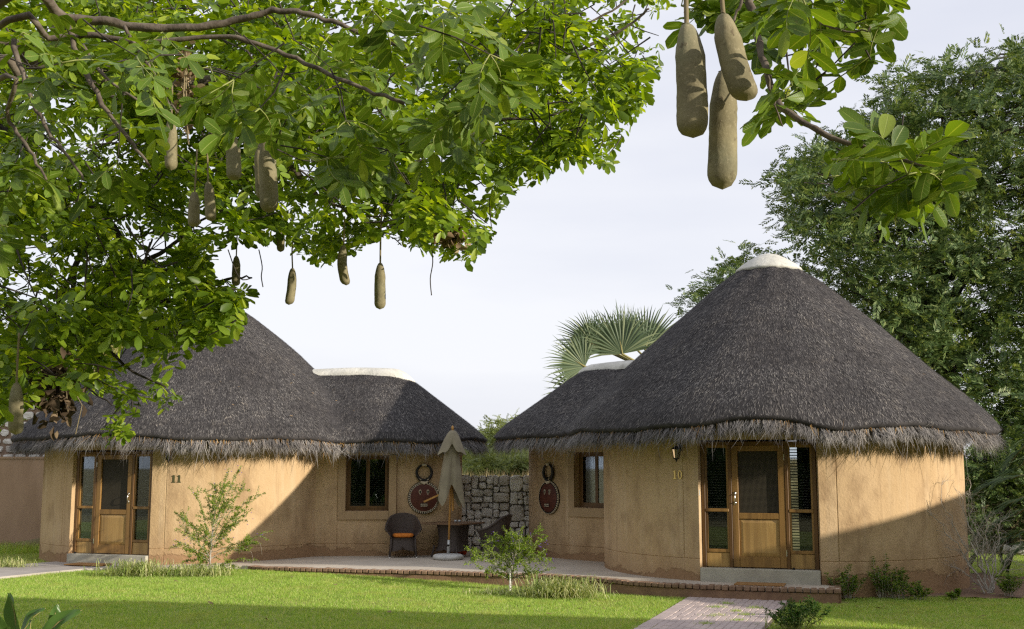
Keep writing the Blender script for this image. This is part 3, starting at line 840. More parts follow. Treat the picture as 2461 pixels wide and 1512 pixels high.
# ------------------------------------------------------------------ thatched roofs
def smax(a, b, k):
    return np.maximum(a, b) + k * np.log1p(np.exp(-np.abs(a - b) / k))
class Roof:
    def __init__(s, C, Rm, zA, E, Ra, zR, ze, bumps, seed):
        s.C, s.Rm, s.zA, s.E, s.Ra, s.zR, s.ze, s.bumps = np.array(C), Rm, zA, (np.array(E) if E is not None else None), Ra, zR, ze, bumps
        s.ph = np.random.default_rng(seed).uniform(0, 6.28, 6)
        if E is not None:
            s.u = s.E - s.C; s.L = np.linalg.norm(s.u); s.u = s.u / s.L
    def B(s, a):
        a = np.asarray(a, float)
        if s.E is None: return np.full(a.shape, s.Rm) + 0.02 * np.sin(9 * a + s.ph[0])
        w = np.stack([np.sin(a), -np.cos(a)], -1)
        c = w @ s.u; sn = np.abs(w[..., 0] * s.u[1] - w[..., 1] * s.u[0]) + 1e-9
        r1 = s.Ra / sn
        disc = np.maximum(s.Ra ** 2 - (s.L * sn) ** 2, 0)
        r2 = s.L * c + np.sqrt(disc)
        r = np.where(c < 0, s.Ra, np.where(r1 * c <= s.L, r1, r2))
        return smax(np.full(a.shape, s.Rm), r, 0.10) + 0.02 * np.sin(9 * a + s.ph[0]) + 0.012 * np.sin(23 * a + s.ph[1])
    def z(s, a, r):
        a, r = np.asarray(a, float), np.asarray(r, float)
        k = s.Rm / 4.1; dz = (s.zA - s.ze) / 3.4
        f = s.ze + dz * np.interp(r / k, [0, .25, .5, 1, 2, 3, 3.6, 4.1, 7.5], [3.4, 3.33, 3.2, 2.86, 2.0, 1.04, .47, 0.0, -3.0])
        x, y = s.C[0] + r * np.sin(a), s.C[1] - r * np.cos(a)
        if s.E is not None:
            px, py = x - s.C[0], y - s.C[1]
            t = np.clip(px * s.u[0] + py * s.u[1], 0, s.L)
            d = np.hypot(px - t * s.u[0], py - t * s.u[1])
            H = s.zR - s.ze
            g = s.ze + H * np.interp(d / s.Ra, [0, .1, .3, .6, .85, 1.0, 2.0], [1.0, .97, .80, .46, .17, 0, -1.3])
            zz = smax(f, g, 0.06)
        else: zz = f
        Bv = s.B(a); q = np.clip(r / Bv, 0, 1.05)
        zz = zz - 0.07 * np.clip((q - 0.94) / 0.06, 0, 1) ** 2
        w = np_sstep(0.55, 1.0, q)
        zz = zz + w * (0.018 * np.sin(7 * a + s.ph[2]) + 0.014 * np.sin(13 * a + s.ph[3]))
        for (a0, wd, hh) in s.bumps:
            da = (a - a0 + np.pi) % (2 * np.pi) - np.pi
            zz = zz + w * hh * np.exp(-(da / wd) ** 2)
        zz = zz + 0.03 * np.sin(r * 2.3 + 4 * a + s.ph[4]) * np.sin(a * 9 + s.ph[5])
        return zz
    def pt(s, a, r):
        return np.stack([s.C[0] + r * np.sin(a), s.C[1] - r * np.cos(a), s.z(a, r)], -1)

def build_roof(root, rf, rng, nstraw, nfringe, nbind, wall_r, inner=None, litter=0):
    na, nr = 240, 46
    A = np.linspace(-np.pi, np.pi, na, endpoint=False)
    Bv = rf.B(A)
    q = np.linspace(0.04, 1.0, nr)
    rows = [rf.pt(A, Bv * k) for k in q]
    e = rows[-1]
    rad = np.stack([np.sin(A), -np.cos(A), 0 * A], -1)
    rows.append(e + rad * 0.008 + [0, 0, -0.03])
    rows.append(e - rad * 0.03 + [0, 0, -0.085])
    rows.append(e - rad * 0.30 + [0, 0, -0.07])
    rows.append(e - rad * (Bv - (wall_r - 0.2) * np.ones_like(Bv))[:, None].clip(0.5, 9) * 0.98 + [0, 0, 0.30])
    V = np.concatenate(rows); n = na; Fs = []
    for i in range(len(rows) - 1):
        k = np.arange(n); k2 = (k + 1) % n
        Fs.append(np.stack([i * n + k, (i + 1) * n + k, (i + 1) * n + k2, i * n + k2], -1))
    me = mesh_np('roof', V - np.array(world_loc(root)), np.concatenate(Fs), True)
    ro = link(me, 'roof', root, M['thatch_core'])
    cam2 = np.array([0.0, 0.0])
    if nstraw:
        # straw ends over the whole visible skin
        m = int(nstraw * 2.6)
        a = rng.uniform(-np.pi, np.pi, m); bb = rf.B(a)
        keep = rng.uniform(0, bb.max() ** 2, m) < bb ** 2
        a, bb = a[keep], bb[keep]
        r = bb * np.sqrt(rng.uniform(0.015, 1.0, len(a)))
        p = rf.pt(a, r); h = 0.03
        pr, pa = rf.pt(a, r + h) - p, rf.pt(a + h / r, r) - p
        nrm = np.cross(pr, pa); nrm *= np.sign(nrm[:, 2:3]); nrm /= np.linalg.norm(nrm, axis=1, keepdims=True)
        view = np.array([0, 0, EYE]) - p; view /= np.linalg.norm(view, axis=1, keepdims=True)
        ok = (np.einsum('ij,ij->i', nrm, view) > -0.22)
        p, nrm = p[ok][:nstraw], nrm[ok][:nstraw]
        # downhill direction
        g = np.array([0, 0, -1.0]) - nrm * (-nrm[:, 2:3]); g /= np.linalg.norm(g, axis=1, keepdims=True) + 1e-9
        side = np.cross(nrm, g)
        mm = len(p)
        clump = 0.10 * np.sin(p[:, 0] * 17 + 3 * np.sin(p[:, 2] * 9)) * np.sin(p[:, 1] * 15 + p[:, 2] * 11)
        d = g + side * (rng.normal(0, 0.18, mm) + clump)[:, None] + nrm * (rng.uniform(0.03, 0.26, mm))[:, None]
        L = rng.uniform(0.035, 0.085, mm); wd = rng.uniform(0.003, 0.0065, mm)
        Rm = frames(d, nrm)
        Rm[:, 0] *= wd[:, None]; Rm[:, 1] *= L[:, None]
        Vb = np.array([[-.5, 0, 0], [.5, 0, 0], [.32, 1, 0], [-.32, 1, 0]], float)
        VV, FF = instance(Vb, np.array([[0, 1, 2, 3]]), Rm, p + nrm * 0.004)
        link(mesh_np('thatch', VV - np.array(world_loc(root)), FF), 'thatch', ro, M['thatch'], 'stuff')
    def strands(nm, name, mat, l0, l1, base_in, base_dz, slope, wdt, rgb=None):
        a = rng.uniform(-np.pi, np.pi, int(nm * 2.4))
        h = 0.01
        P = lambda x: rf.pt(x, rf.B(x))
        t = P(a + h) - P(a - h); t[:, 2] = 0
        sp = np.linalg.norm(t, axis=1); keep = rng.uniform(0, sp.max(), len(a)) < sp
        a, t = a[keep], t[keep] / sp[keep][:, None]
        o = np.stack([t[:, 1], -t[:, 0], 0 * a], -1)
        rr = np.stack([np.sin(a), -np.cos(a), 0 * a], -1)
        o *= np.sign(np.einsum('ij,ij->i', o, rr))[:, None]
        p = P(a)
        view = np.array([0, 0]) - p[:, :2]; view /= np.linalg.norm(view, axis=1, keepdims=True)
        ok = np.einsum('ij,ij->i', o[:, :2], view) > -0.45
        a, t, o, p = a[ok][:nm], t[ok][:nm], o[ok][:nm], p[ok][:nm]
        mm = len(a)
        s = np.cumsum(np.ones(mm)) * 0 + (p[:, 0] * 1.0 + p[:, 1] * 0.8)
        grp = np.floor(a * rf.Rm / 0.13 + 0.5 * np.sin(a * 40)).astype(int)
        tab = rng.normal(0, 1, (4000, 4)); gr = tab[grp % 4000]
        base = p - o * (base_in + rng.uniform(-.04, .05, mm))[:, None] + np.array([0, 0, 1.0]) * (base_dz + rng.uniform(-.025, .02, mm))[:, None]
        L = rng.uniform(l0, l1, mm) * (1 + 0.13 * gr[:, 0])
        sl = slope + 0.09 * gr[:, 1] + rng.normal(0, 0.09, mm)
        d = o * np.cos(sl)[:, None] + np.array([0, 0, -1.0]) * np.sin(sl)[:, None] + t * (0.14 * gr[:, 2] + rng.normal(0, 0.10, mm))[:, None]
        d /= np.linalg.norm(d, axis=1, keepdims=True)
        frac = (a * rf.Rm / 0.13 + 0.5 * np.sin(a * 40)) - grp - 0.5
        d = d - np.sign(np.einsum('ij,ij->i', np.stack([np.cos(a), np.sin(a), 0 * a], -1), t))[:, None] * t * (frac * 0.42)[:, None]
        curl = rng.normal(0, 0.05, (mm, 3)) + np.array([0, 0, -0.035])
        far = rng.uniform(0, 1, mm) < 0.1
        curl[far] *= 2.6
        w = rng.uniform(wdt * .6, wdt * 1.3, mm)[:, None]
        sd = t * w
        p1 = base + d * (L * .5)[:, None] + curl * .25 * 1.0
        p2 = base + d * (L * .82)[:, None] + curl * .7
        p3 = base + d * L[:, None] + curl * 1.2
        VV = np.stack([base - sd / 2, base + sd / 2, p1 + sd * .45, p1 - sd * .45, p2 + sd * .3, p2 - sd * .3, p3], 1).reshape(-1, 3)
        k = np.arange(mm)[:, None] * 7
        tri = np.concatenate([k + np.array([[0, 1, 2]]), k + np.array([[0, 2, 3]]), k + np.array([[3, 2, 4]]), k + np.array([[3, 4, 5]]), k + np.array([[5, 4, 6]])], 0)
        link(mesh_np(name, VV - np.array(world_loc(root)), tri), name, ro, mat, 'stuff')
    if nfringe:
        strands(int(nfringe * .55), 'eave_fringe', M['fringe'], .19, .27, .10, -.055, 0.95, .008)
        strands(int(nfringe * .45), 'eave_fringe', M['fringe'], .15, .24, .16, -.07, 1.05, .0085)
    if nbind: strands(nbind, 'binding_straw', M['binding'], .04, .09, .03, -.075, 0.85, .008)
    # cement caps
    if rf.zA:
        C = rf.C
        z0 = float(rf.z(np.array([0.0]), np.array([0.62]))[0])
        r0 = .66 * rf.Rm / 4.1
        mb = MB().lathe([(r0 * .9, -.05), (r0, 0.0), (r0 * .97, .035), (r0 * .80, .13), (r0 * .55, .24), (r0 * .3, .325), (r0 * .12, .355), (0.0, .36)], 32, (C[0], C[1], z0 + .005))
        mb.build('roof_cap', M['ridge'], ro, smooth=True)
    if rf.E is not None:
        u, L = rf.u, rf.L; pr = np.array([-u[1], u[0]])
        t0 = 0.30 * L; K = 28; prof = [(-.40, -.16), (-.395, -.09), (-.30, -.005), (-.15, .045), (0, .06), (.15, .045), (.30, -.005), (.395, -.09), (.40, -.16)]
        vs = []
        for i in range(K + 1):
            t = t0 + (L + .66 - t0) * i / K
            x = max(0.0, (t - L - .12) / .54); k = math.sqrt(max(0.0, 1 - x * x)) if x > 0 else 1.0
            for w, zz in prof:
                wv = 1 + .05 * math.sin(i * .9)
                c = rf.C + u * t + pr * (w * wv * max(k, .02))
                vs.append((c[0], c[1], rf.zR + .015 + .02 * math.sin(t * 2.2) + (zz - .30 * x * x) ))
        m = len(prof); fs = [(i * m + j, (i + 1) * m + j, (i + 1) * m + j + 1, i * m + j + 1) for i in range(K) for j in range(m - 1)]
        MB().add(vs, fs).build('ridge_cap', M['ridge'], ro, smooth=True)
    return ro

def digit(mb, fr, ch, l, z, h):
    d0, d1 = 0.0, 0.014
    if ch == '1':
        fr.box(mb, l - .016, l + .016, d0, d1, z, z + h); fr.box(mb, l - .036, l + .036, d0, d1 + .001, z - .001, z + .016)
        fr.box(mb, l - .034, l - .010, d0, d1 - .001, z + h - .030, z + h - .012)
    else:
        K = 24; vs = []
        for i in range(K):
            a = 2 * math.pi * i / K
            for (rx, ry, d) in ((.042, h / 2, d1), (.020, h / 2 - .014, d1), (.042, h / 2, d0), (.020, h / 2 - .014, d0)):
                vs.append(fr(l + rx * math.cos(a), d, z + h / 2 + ry * math.sin(a)))
        fs = []
        for i in range(K):
            a, b = i * 4, ((i + 1) % K) * 4
            fs += [(a, b, b + 1, a + 1), (a + 2, b + 2, b, a), (a + 1, b + 1, b + 3, a + 3)]
        mb.add(vs, fs)

def arc(C, R, a0, a1, n):
    return [(C.x + R * math.sin(a0 + (a1 - a0) * i / n), C.y - R * math.cos(a0 + (a1 - a0) * i / n)) for i in range(n + 1)]
def door_wall(root, C, R, zf, dooraz, number, numl, hinge, numat, zbase):
    half = math.asin(1.0 / R)
    a0 = dooraz - math.radians(178); a1 = dooraz + math.radians(178)
    pts = arc(C, R, a0, a1, 170)
    s_d = R * math.radians(178)
    so = (s_d - R * half, s_d + R * half)
    mb, ps, cum = wall_path(pts, 0.34, zbase, 3.05, [(so[0], so[1], zbase, zf + 2.15)], [so[0] - .30, so[1] + .30], [zf + .14], 0.16)
    mb.build('wall', M['plaster'], root, auto=35)
    n = Vector((math.sin(dooraz), -math.cos(dooraz), 0)); t = Vector((math.cos(dooraz), math.sin(dooraz), 0))
    fr = Fr(Vector((C.x, C.y, zf)) + n * (R * math.cos(half) - .13), t, n)
    door_unit(root, fr, hinge)
    st = MB(); fr.box(st, -.985, .985, -.35, .21, zbase - zf - .1, -.002, .012)
    st.build('door_step', M['step'], root, auto=30)
    # numerals on the wall
    o, t2, n2 = wall_frame(ps, numl)
    f2 = Fr(o, t2, n2); nb = MB()
    digit(nb, f2, number[0], -.055, zf + 1.48, .15); digit(nb, f2, number[1], .055, zf + 1.48, .15)
    nb.build('house_number', numat, root)
    return fr, ps, s_d

def lantern(p, n, label):
    root = thing('wall_lantern', p, label, 'lantern', 'lanterns by the hut doors')
    t = Vector((-n.y, n.x, 0)); c = Vector(p) + n * .13
    mb = MB(); mb.tube([Vector(p) + Vector((0, 0, .10)), Vector(p) + n * .07 + Vector((0, 0, .17)), c + Vector((0, 0, .15)), c + Vector((0, 0, .11))], .009, 6)
    mb.box(Vector(p) + n * .012 + Vector((0, 0, .10)), (.05, .05, .12), Matrix((t, n, Vector((0, 0, 1)))).transposed())
    mb.build('bracket', M['black'], root)
    mb = MB(); mb.lathe([(.0, .12), (.03, .115), (.075, .075), (.085, .065), (.08, .06), (.0, .06)], 6, c)
    mb.build('cap', M['black'], root)
    mb = MB(); mb.lathe([(.07, .06), (.045, -.09)], 6, c); mb.build('pane', M['glass'], root)
    mb = MB()
    for k in range(6):
        a = math.pi * 2 * k / 6
        mb.tube([c + Vector((.072 * math.cos(a), .072 * math.sin(a), .06)), c + Vector((.047 * math.cos(a), .047 * math.sin(a), -.09))], .005, 4)
    mb.lathe([(.055, -.085), (.05, -.10), (.02, -.115), (.012, -.15), (0, -.16)], 6, c)
    mb.build('cage', M['black'], root)
    return root

DZ10 = 0.45; DZ11 = 0.345
AZD = math.radians(-19)
# right-hand hut
hut10 = thing('thatched_hut', (H10.x, H10.y, 0.0), 'right-hand round hut numbered 10 under a tall dark thatched cone', 'hut', 'thatched huts')
fr10, ps10, sd10 = door_wall(hut10, H10, R10, DZ10, AZD, '10', R10 * math.radians(178) - 1.0 - .42, 1, M['brass'], -0.15)
ax10 = [(4.6, 25.6), (3.4, 27.0), (2.6, 27.7), (1.6, 27.75), (.85, 27.3), (.5, 26.9), (.38, 26.5), (.42, 26.05), (.55, 25.55), (.76, 25.1), (1.0, 24.75)] + [(2.6 - .718 * t, 23.15 + .695 * t) for t in (2.0, 1.7, 1.4, 1.0, .5, 0)]
L10 = 0
for a, b in zip(ax10, ax10[1:]): L10 += math.hypot(b[0] - a[0], b[1] - a[1])
sw10 = L10 - 1.30
mb, psA10, _ = wall_path(ax10, .30, -.1, 3.0, [(sw10 - .475, sw10 + .475, 1.30, 2.45)], [sw10 - .65], [.50], .15)
mb.build('annex_wall', M['plaster'], hut10, auto=35)
o, t, n = wall_frame(psA10, sw10)
frw = Fr(o, t, n)
window_unit(hut10, frw, .95, 1.30, 2.45); surround(hut10, frw, .95, 1.30, 2.45, right=False)
rf10 = Roof((H10.x - .06, H10.y), 4.12, 6.28, (E10.x, E10.y), 2.35, 4.36, 2.90, [(AZD, .26, .15)], 3)
build_roof(hut10, rf10, np.random.default_rng(21), 150000, 26000, 450, R10)
ib = MB(); fr10.box(ib, -1.02 + .0, -.985, .0 + .06, .06 + .055, 1.20, 1.30, .006); ib.build('door_bell', M['grey_plastic'], hut10)
# left-hand hut
hut11 = thing('thatched_hut', (H11.x, H11.y, 0.0), 'left-hand round hut numbered 11 under thatch, half behind the leafy branches', 'hut', 'thatched huts')
fr11, ps11, sd11 = door_wall(hut11, H11, R11, DZ11, AZD, '11', R11 * math.radians(178) + 1.0 + .52, -1, M['bronze'], -0.1)
ax11 = [(-6.2, 25.55), (-5.3, 25.40), (-4.4, 25.38), (-3.5, 25.42), (-2.6, 25.46), (-1.9, 25.56), (-1.45, 25.72), (-1.22, 25.98), (-1.14, 26.4), (-1.2, 27.4), (-1.6, 28.3), (-2.4, 28.75), (-4.5, 28.8)]
def s_at_x(path, x):
    s = 0
    for a, b in zip(path, path[1:]):
        L = math.hypot(b[0] - a[0], b[1] - a[1])
        if a[0] <= x <= b[0]: return s + L * (x - a[0]) / (b[0] - a[0])
        s += L
xw = at(882, 1200, 25.42).x
sw11 = s_at_x(ax11, xw)
mb, psA11, _ = wall_path(ax11, .30, -.1, 3.0, [(sw11 - .475, sw11 + .475, 1.19, 2.40)], [sw11 - .645, sw11 + .645], [.48], .15)
mb.build('annex_wall', M['plaster'], hut11, auto=35)
o, t, n = wall_frame(psA11, sw11)
frw11 = Fr(o, t, n)
window_unit(hut11, frw11, .95, 1.19, 2.40); surround(hut11, frw11, .95, 1.19, 2.40)
rf11 = Roof((H11.x, H11.y), 4.30, 6.22, (E11.x, E11.y), 2.35, 4.40, 2.84, [(AZD, .25, .10)], 5)
build_roof(hut11, rf11, np.random.default_rng(22), 150000, 26000, 900, R11)
# the neighbouring huts that stand to the right of the view and throw their shade over the lawn
def far_hut(C, label, E=None, zA=6.3, Rm=4.1):
    r = thing('thatched_hut', (C[0], C[1], 0), label, 'hut', 'thatched huts')
    mb, _, _ = wall_path(arc(Vector(C), 3.4, -math.pi, math.pi, 60), .3, -.15, 3.0, step=.4)
    mb.build('wall', M['plaster'], r, smooth=True)
    if E is not None:
        mid = (Vector(C) + Vector(E)) / 2
        w = MB(); d = (Vector(E) - Vector(C)).normalized(); p = Vector((-d.y, d.x))
        q = [Vector(C) + p * 1.6, Vector(E) + p * 1.6 + d * .9, Vector(E) - p * 1.6 + d * .9, Vector(C) - p * 1.6]
        w.prism([tuple(k) for k in q], -.1, 2.95); w.build('annex_wall', M['plaster'], r)
    build_roof(r, Roof(C, Rm, zA, E, 2.35, 4.4, 2.8, [], 9), np.random.default_rng(1), 0, 0, 0, 3.4)
far_hut((12.73, 5.73), 'thatched hut beyond the right edge, nearest the camera', None, 6.3, 5.0)
far_hut((18.5, 18.2), 'thatched hut beyond the right edge, beside the date palm', (16.66, 11.8))
lo, lt, ln_ = wall_frame(ps10, sd10 - R10 * math.asin(1 / R10) - .34)
lantern(Vector((lo.x, lo.y, 2.38)), ln_, 'black coach lantern on the wall beside the right-hand door')
lo, lt, ln_ = wall_frame(ps11, sd11 + R11 * math.asin(1 / R11) + .36)
lantern(Vector((lo.x, lo.y, 2.38)), ln_, 'black coach lantern under the eave beside the left-hand door')
# ------------------------------------------------------------------ stone walls
def stone_mesh(w, h, d, rng, mat, round_=0.22):
    """one rough block: eight-cornered face, domed, about 40 triangles"""
    n = 8; vs = []
    base = [(-1, -.55), (-.6, -1), (.6, -1), (1, -.55), (1, .55), (.6, 1), (-.6, 1), (-1, .55)]
    cut = rng.uniform(.6, 1.25)
    pts = []
    for i, (x, y) in enumerate(base):
        c = min(w, h) * round_ * cut
        sx, sy = (1 if x > 0 else -1), (1 if y > 0 else -1)
        if abs(x) == 1: px, py = sx * w / 2, sy * (h / 2 - c * rng.uniform(.6, 1.3))
        else: px, py = sx * (w / 2 - c * rng.uniform(.6, 1.3)), sy * h / 2
        pts.append((px + rng.uniform(-.012, .012), py + rng.uniform(-.012, .012)))
    for k, (sc, dd) in enumerate(((1.0, 0.0), (1.0, d * .55), (.90, d * .88), (.55, d * 1.0))):
        for (px, py) in pts:
            vs.append((px * sc + rng.uniform(-.006, .006), -dd + (rng.uniform(-.010, .010) if k else 0), py * sc + rng.uniform(-.006, .006)))
    fs = []
    for k in range(3):
        for i in range(n):
            j = (i + 1) % n
            fs.append((k * n + i, k * n + j, (k + 1) * n + j, (k + 1) * n + i))
    fs.append(tuple(3 * n + i for i in range(n)))
    me = bpy.data.meshes.new('stone'); me.from_pydata(vs, [], fs); me.materials.append(mat); me.update()
    return me
def split_rect(x0, z0, x1, z1, rng, out, depth=0):
    w, h = x1 - x0, z1 - z0
    big = rng.uniform(.20, .44)
    if (w <= big and h <= big * .95) and w < h * 2.2 and h < w * 2.0 or w * h < 0.022:
        out.append((x0, z0, x1, z1)); return
    if w / max(h, 1e-3) > rng.uniform(.75, 1.25):
        k = x0 + w * rng.uniform(.32, .68); split_rect(x0, z0, k, z1, rng, out); split_rect(k, z0, x1, z1, rng, out)
    else:
        k = z0 + h * rng.uniform(.32, .68); split_rect(x0, z0, x1, k, rng, out); split_rect(x0, k, x1, z1, rng, out)
sw = thing('stone_wall', (-.4, 27.0, .2), 'grey dry-stone wall of fitted blocks between the two huts', 'wall')
mb = MB().box((-.4, 27.24, .95), (3.3, .44, 1.94)); mb.build('wall_core', M['gap'], sw)
rr = random.Random(5); rects = []
split_rect(-2.0, .12, 1.2, 1.96, rr, rects)
for (x0, z0, x1, z1) in rects:
    w, h = x1 - x0 - .018, z1 - z0 - .018
    me = stone_mesh(w, h, rr.uniform(.07, .12), rr, M['stone'] if rr.random() < .7 else M['stone_b'], rr.uniform(.14, .30))
    o = link(me, 'stone', sw); o.location = ((x0 + x1) / 2 + .4, 0.02, (z0 + z1) / 2 - .2)
    o.rotation_euler = (rr.uniform(-.05, .05), rr.uniform(-.05, .05), rr.uniform(-.07, .07))
for i in range(60):                                         # small wedging stones in the joints
    (x0, z0, x1, z1) = rr.choice(rects)
    me = stone_mesh(rr.uniform(.035, .07), rr.uniform(.03, .055), .06, rr, M['stone_b'], .28)
    o = link(me, 'stone', sw); o.location = (x0 + .4, 0.0, z0 - .2); o.rotation_euler = (0, rr.uniform(-.5, .5), 0)

gw = thing('garden_wall', (-12.5, 29.75, .1), 'brown plastered garden wall left of the left-hand hut', 'wall')
MB().box((-13.6, 29.8, 1.15), (8.4, .3, 2.42)).build('wall_face', M['garden_wall'], gw)
MB().box((-13.6, 29.8, 2.385), (8.42, .36, .05)).build('coping', M['garden_wall'], gw)
rw = thing('rubble_wall', (-13.0, 31.0, 1.5), 'tall rubble stone wall in brown mortar behind the garden wall', 'wall')
MB().box((-13.2, 31.2, 3.0), (8.6, .4, 3.6)).build('mortar_bed', M['mortar'], rw)
zz = 1.55
while zz < 4.7:
    hgt = rr.uniform(.20, .32); xx = -17.3
    while xx < -9.2:
        wd = rr.uniform(.22, .46)
        if xx + wd / 2 > -15.5 or zz > 3:
            me = stone_mesh(wd - .07, hgt - .06, .07, rr, M['stone'] if rr.random() < .8 else M['stone_b'], .26)
            o = link(me, 'stone', rw); o.location = (xx + wd / 2 + 13.0, .02, zz + hgt / 2 - 1.5); o.rotation_euler = (0, rr.uniform(-.12, .12), rr.uniform(-.05, .05))
        xx += wd
    zz += hgt

# ------------------------------------------------------------------ wicker chairs
def crom(pts, n=4):
    out = []
    for i in range(len(pts) - 1):
        p0, p1, p2, p3 = [Vector(pts[max(0, min(len(pts) - 1, k))]) for k in (i - 1, i, i + 1, i + 2)]
        for k in range(n):
            t = k / n
            out.append(0.5 * ((2 * p1) + (p2 - p0) * t + (2 * p0 - 5 * p1 + 4 * p2 - p3) * t * t + (3 * p1 - p0 - 3 * p2 + p3) * t ** 3))
    out.append(Vector(pts[-1]))
    return out
def chair(name, loc, rz, label):
    root = thing(name, loc, label, 'chair', 'wicker patio chairs', rz)
    half = [(-.355, -.27, .565), (-.375, -.17, .60), (-.365, -.03, .645), (-.335, .10, .735), (-.26, .225, .84), (-.13, .295, .885), (0, .31, .90)]
    full = half + [(-x, y, z) for x, y, z in reversed(half[:-1])]
    rim = crom(full, 3)
    lowh = [(-.25, -.25, .40), (-.262, -.16, .40), (-.265, -.03, .40), (-.255, .10, .40), (-.21, .19, .40), (-.11, .235, .40), (0, .245, .40)]
    low = crom(lowh + [(-x, y, z) for x, y, z in reversed(lowh[:-1])], 3)
    K = len(rim); rows = 7
    def shell(off):
        vs = []
        for r in range(rows):
            t = r / (rows - 1)
            for a, b in zip(low, rim):
                e = t * t * (3 - 2 * t) * .55 + t * .45
                p = Vector((a.x + (b.x - a.x) * e, a.y + (b.y - a.y) * e, a.z + (b.z - a.z) * t))
                c = Vector((p.x, p.y, 0)); c = c.normalized() if c.length > .01 else Vector((0, 1, 0))
                vs.append(p + c * off)
        return vs
    mb = MB(); o1, i1 = shell(0.0), shell(-.024)
    fs = [(r * K + k, r * K + k + 1, (r + 1) * K + k + 1, (r + 1) * K + k) for r in range(rows - 1) for k in range(K - 1)]
    mb.add(o1, fs); mb.add(i1, [tuple(reversed(q)) for q in fs])
    for k in (0, K - 1):
        for r in range(rows - 1): mb.add([o1[r * K + k], i1[r * K + k], i1[(r + 1) * K + k], o1[(r + 1) * K + k]], [(0, 1, 2, 3)])
    mb.build('backrest', M['wicker'], root, smooth=True, local=True)
    MB().tube([p + Vector((0, 0, .004)) for p in rim], .026, 8).build('rim', M['wicker'], root, smooth=True, local=True)
    sk = MB(); n = 32; prof = [(.255, .245, .42), (.262, .25, .34), (.268, .255, .25), (.285, .27, .17), (.284, .269, .155)]
    vs = []
    for (ax, ay, z) in prof:
        for k in range(n):
            a = 2 * math.pi * k / n; c, s = math.cos(a), math.sin(a)
            q = (abs(c) ** 5 + abs(s) ** 5) ** (-1 / 5)
            vs.append((ax * c * q, ay * s * q, z + (.02 * math.cos(4 * a) if z < .16 else 0)))
    fs = [(i * n + k, i * n + (k + 1) % n, (i + 1) * n + (k + 1) % n, (i + 1) * n + k) for i in range(len(prof) - 1) for k in range(n)] + [tuple(range(n))]
    sk.add(vs, fs); sk.build('skirt', M['wicker'], root, smooth=True, local=True)
    for sx in (-1, 1):
        for sy in (-1, 1):
            lg = MB(); lg.tube([(sx * .255, sy * .235, .40), (sx * .262, sy * .242, .2), (sx * .285, sy * (.265 if sy > 0 else .25), .02)], [.021, .021, .018], 8)
            lo = lg.build('leg', M['wicker'], root, smooth=True, local=True)
            MB().tube([(sx * .286, sy * (.266 if sy > 0 else .251), .02), (sx * .287, sy * (.267 if sy > 0 else .252), .0)], .019, 8).build('foot_cap', M['white_pvc'], lo, local=True)
    cu = MB(); n = 28; prof = [(.0, .425), (.19, .425), (.218, .44), (.222, .468), (.214, .49), (.18, .503), (0, .508)]
    vs = []
    for r, z in prof:
        for k in range(n):
            a = 2 * math.pi * k / n; c, s = math.cos(a), math.sin(a); q = (abs(c) ** 4 + abs(s) ** 4) ** (-1 / 4)
            vs.append((r * 1.02 * c * q, r * 1.0 * s * q - .03, z))
    fs = [(i * n + k, i * n + (k + 1) % n, (i + 1) * n + (k + 1) % n, (i + 1) * n + k) for i in range(len(prof) - 1) for k in range(n)]
    cu.add(vs, fs); cu.build('cushion', M['cushion'], root, smooth=True, local=True)
    return root
PZ = 0.222
p = onz(968, 1339, PZ); chair('wicker_chair', p, math.radians(7), 'dark wicker armchair with orange cushion facing the lawn, left of the table')
p = onz(1192, 1341, PZ); chair('wicker_chair', p, math.radians(-112), 'dark wicker armchair turned sideways right of the table, partly behind the shrub')

# ------------------------------------------------------------------ table
tp = onz(1089, 1338, PZ)
tb = thing('patio_table', tp, 'square wooden slatted patio table on a waisted wicker pedestal', 'table', rz=math.radians(45 + 12.6))
fr_ = MB(); S_ = .465
for sx, sy, lx, lyy in ((0, -S_, S_ * 2 + .05, .07), (0, S_, S_ * 2 + .05, .07), (-S_, 0, .07, S_ * 2 - .07), (S_, 0, .07, S_ * 2 - .07)):
    fr_.box((sx, sy, .715), (lx, lyy, .035), bev=.006)
fr_.build('tabletop_frame', M['tabletop'], tb, local=True)
for i in range(9):
    MB().box((-.385 + i * .0965, 0, .714), (.088, S_ * 2 - .075, .026), bev=.004).build('slat', M['tabletop'], tb, local=True)
pd = MB(); n = 24; vs = []; prof = [(.285, .69), (.262, .55), (.252, .40), (.262, .25), (.295, .15), (.33, .12)]
for r, z in prof:
    for k in range(n):
        a = 2 * math.pi * k / n + .001; c, s = math.cos(a), math.sin(a); q = (abs(c) ** 7 + abs(s) ** 7) ** (-1 / 7)
        vs.append((r * c * q, r * s * q, z + (.05 * (1 - abs(math.sin(2 * a))) if z < .13 else 0)))
pd.add(vs, [(i * n + k, i * n + (k + 1) % n, (i + 1) * n + (k + 1) % n, (i + 1) * n + k) for i in range(len(prof) - 1) for k in range(n)])
pd.build('pedestal', M['wicker'], tb, smooth=True, local=True)
for sx in (-1, 1):
    for sy in (-1, 1):
        MB().tube([(sx * .29, sy * .29, .25), (sx * .315, sy * .315, .1), (sx * .335, sy * .335, 0.0)], [.024, .022, .02], 8).build('leg', M['wicker'], tb, smooth=True, local=True)
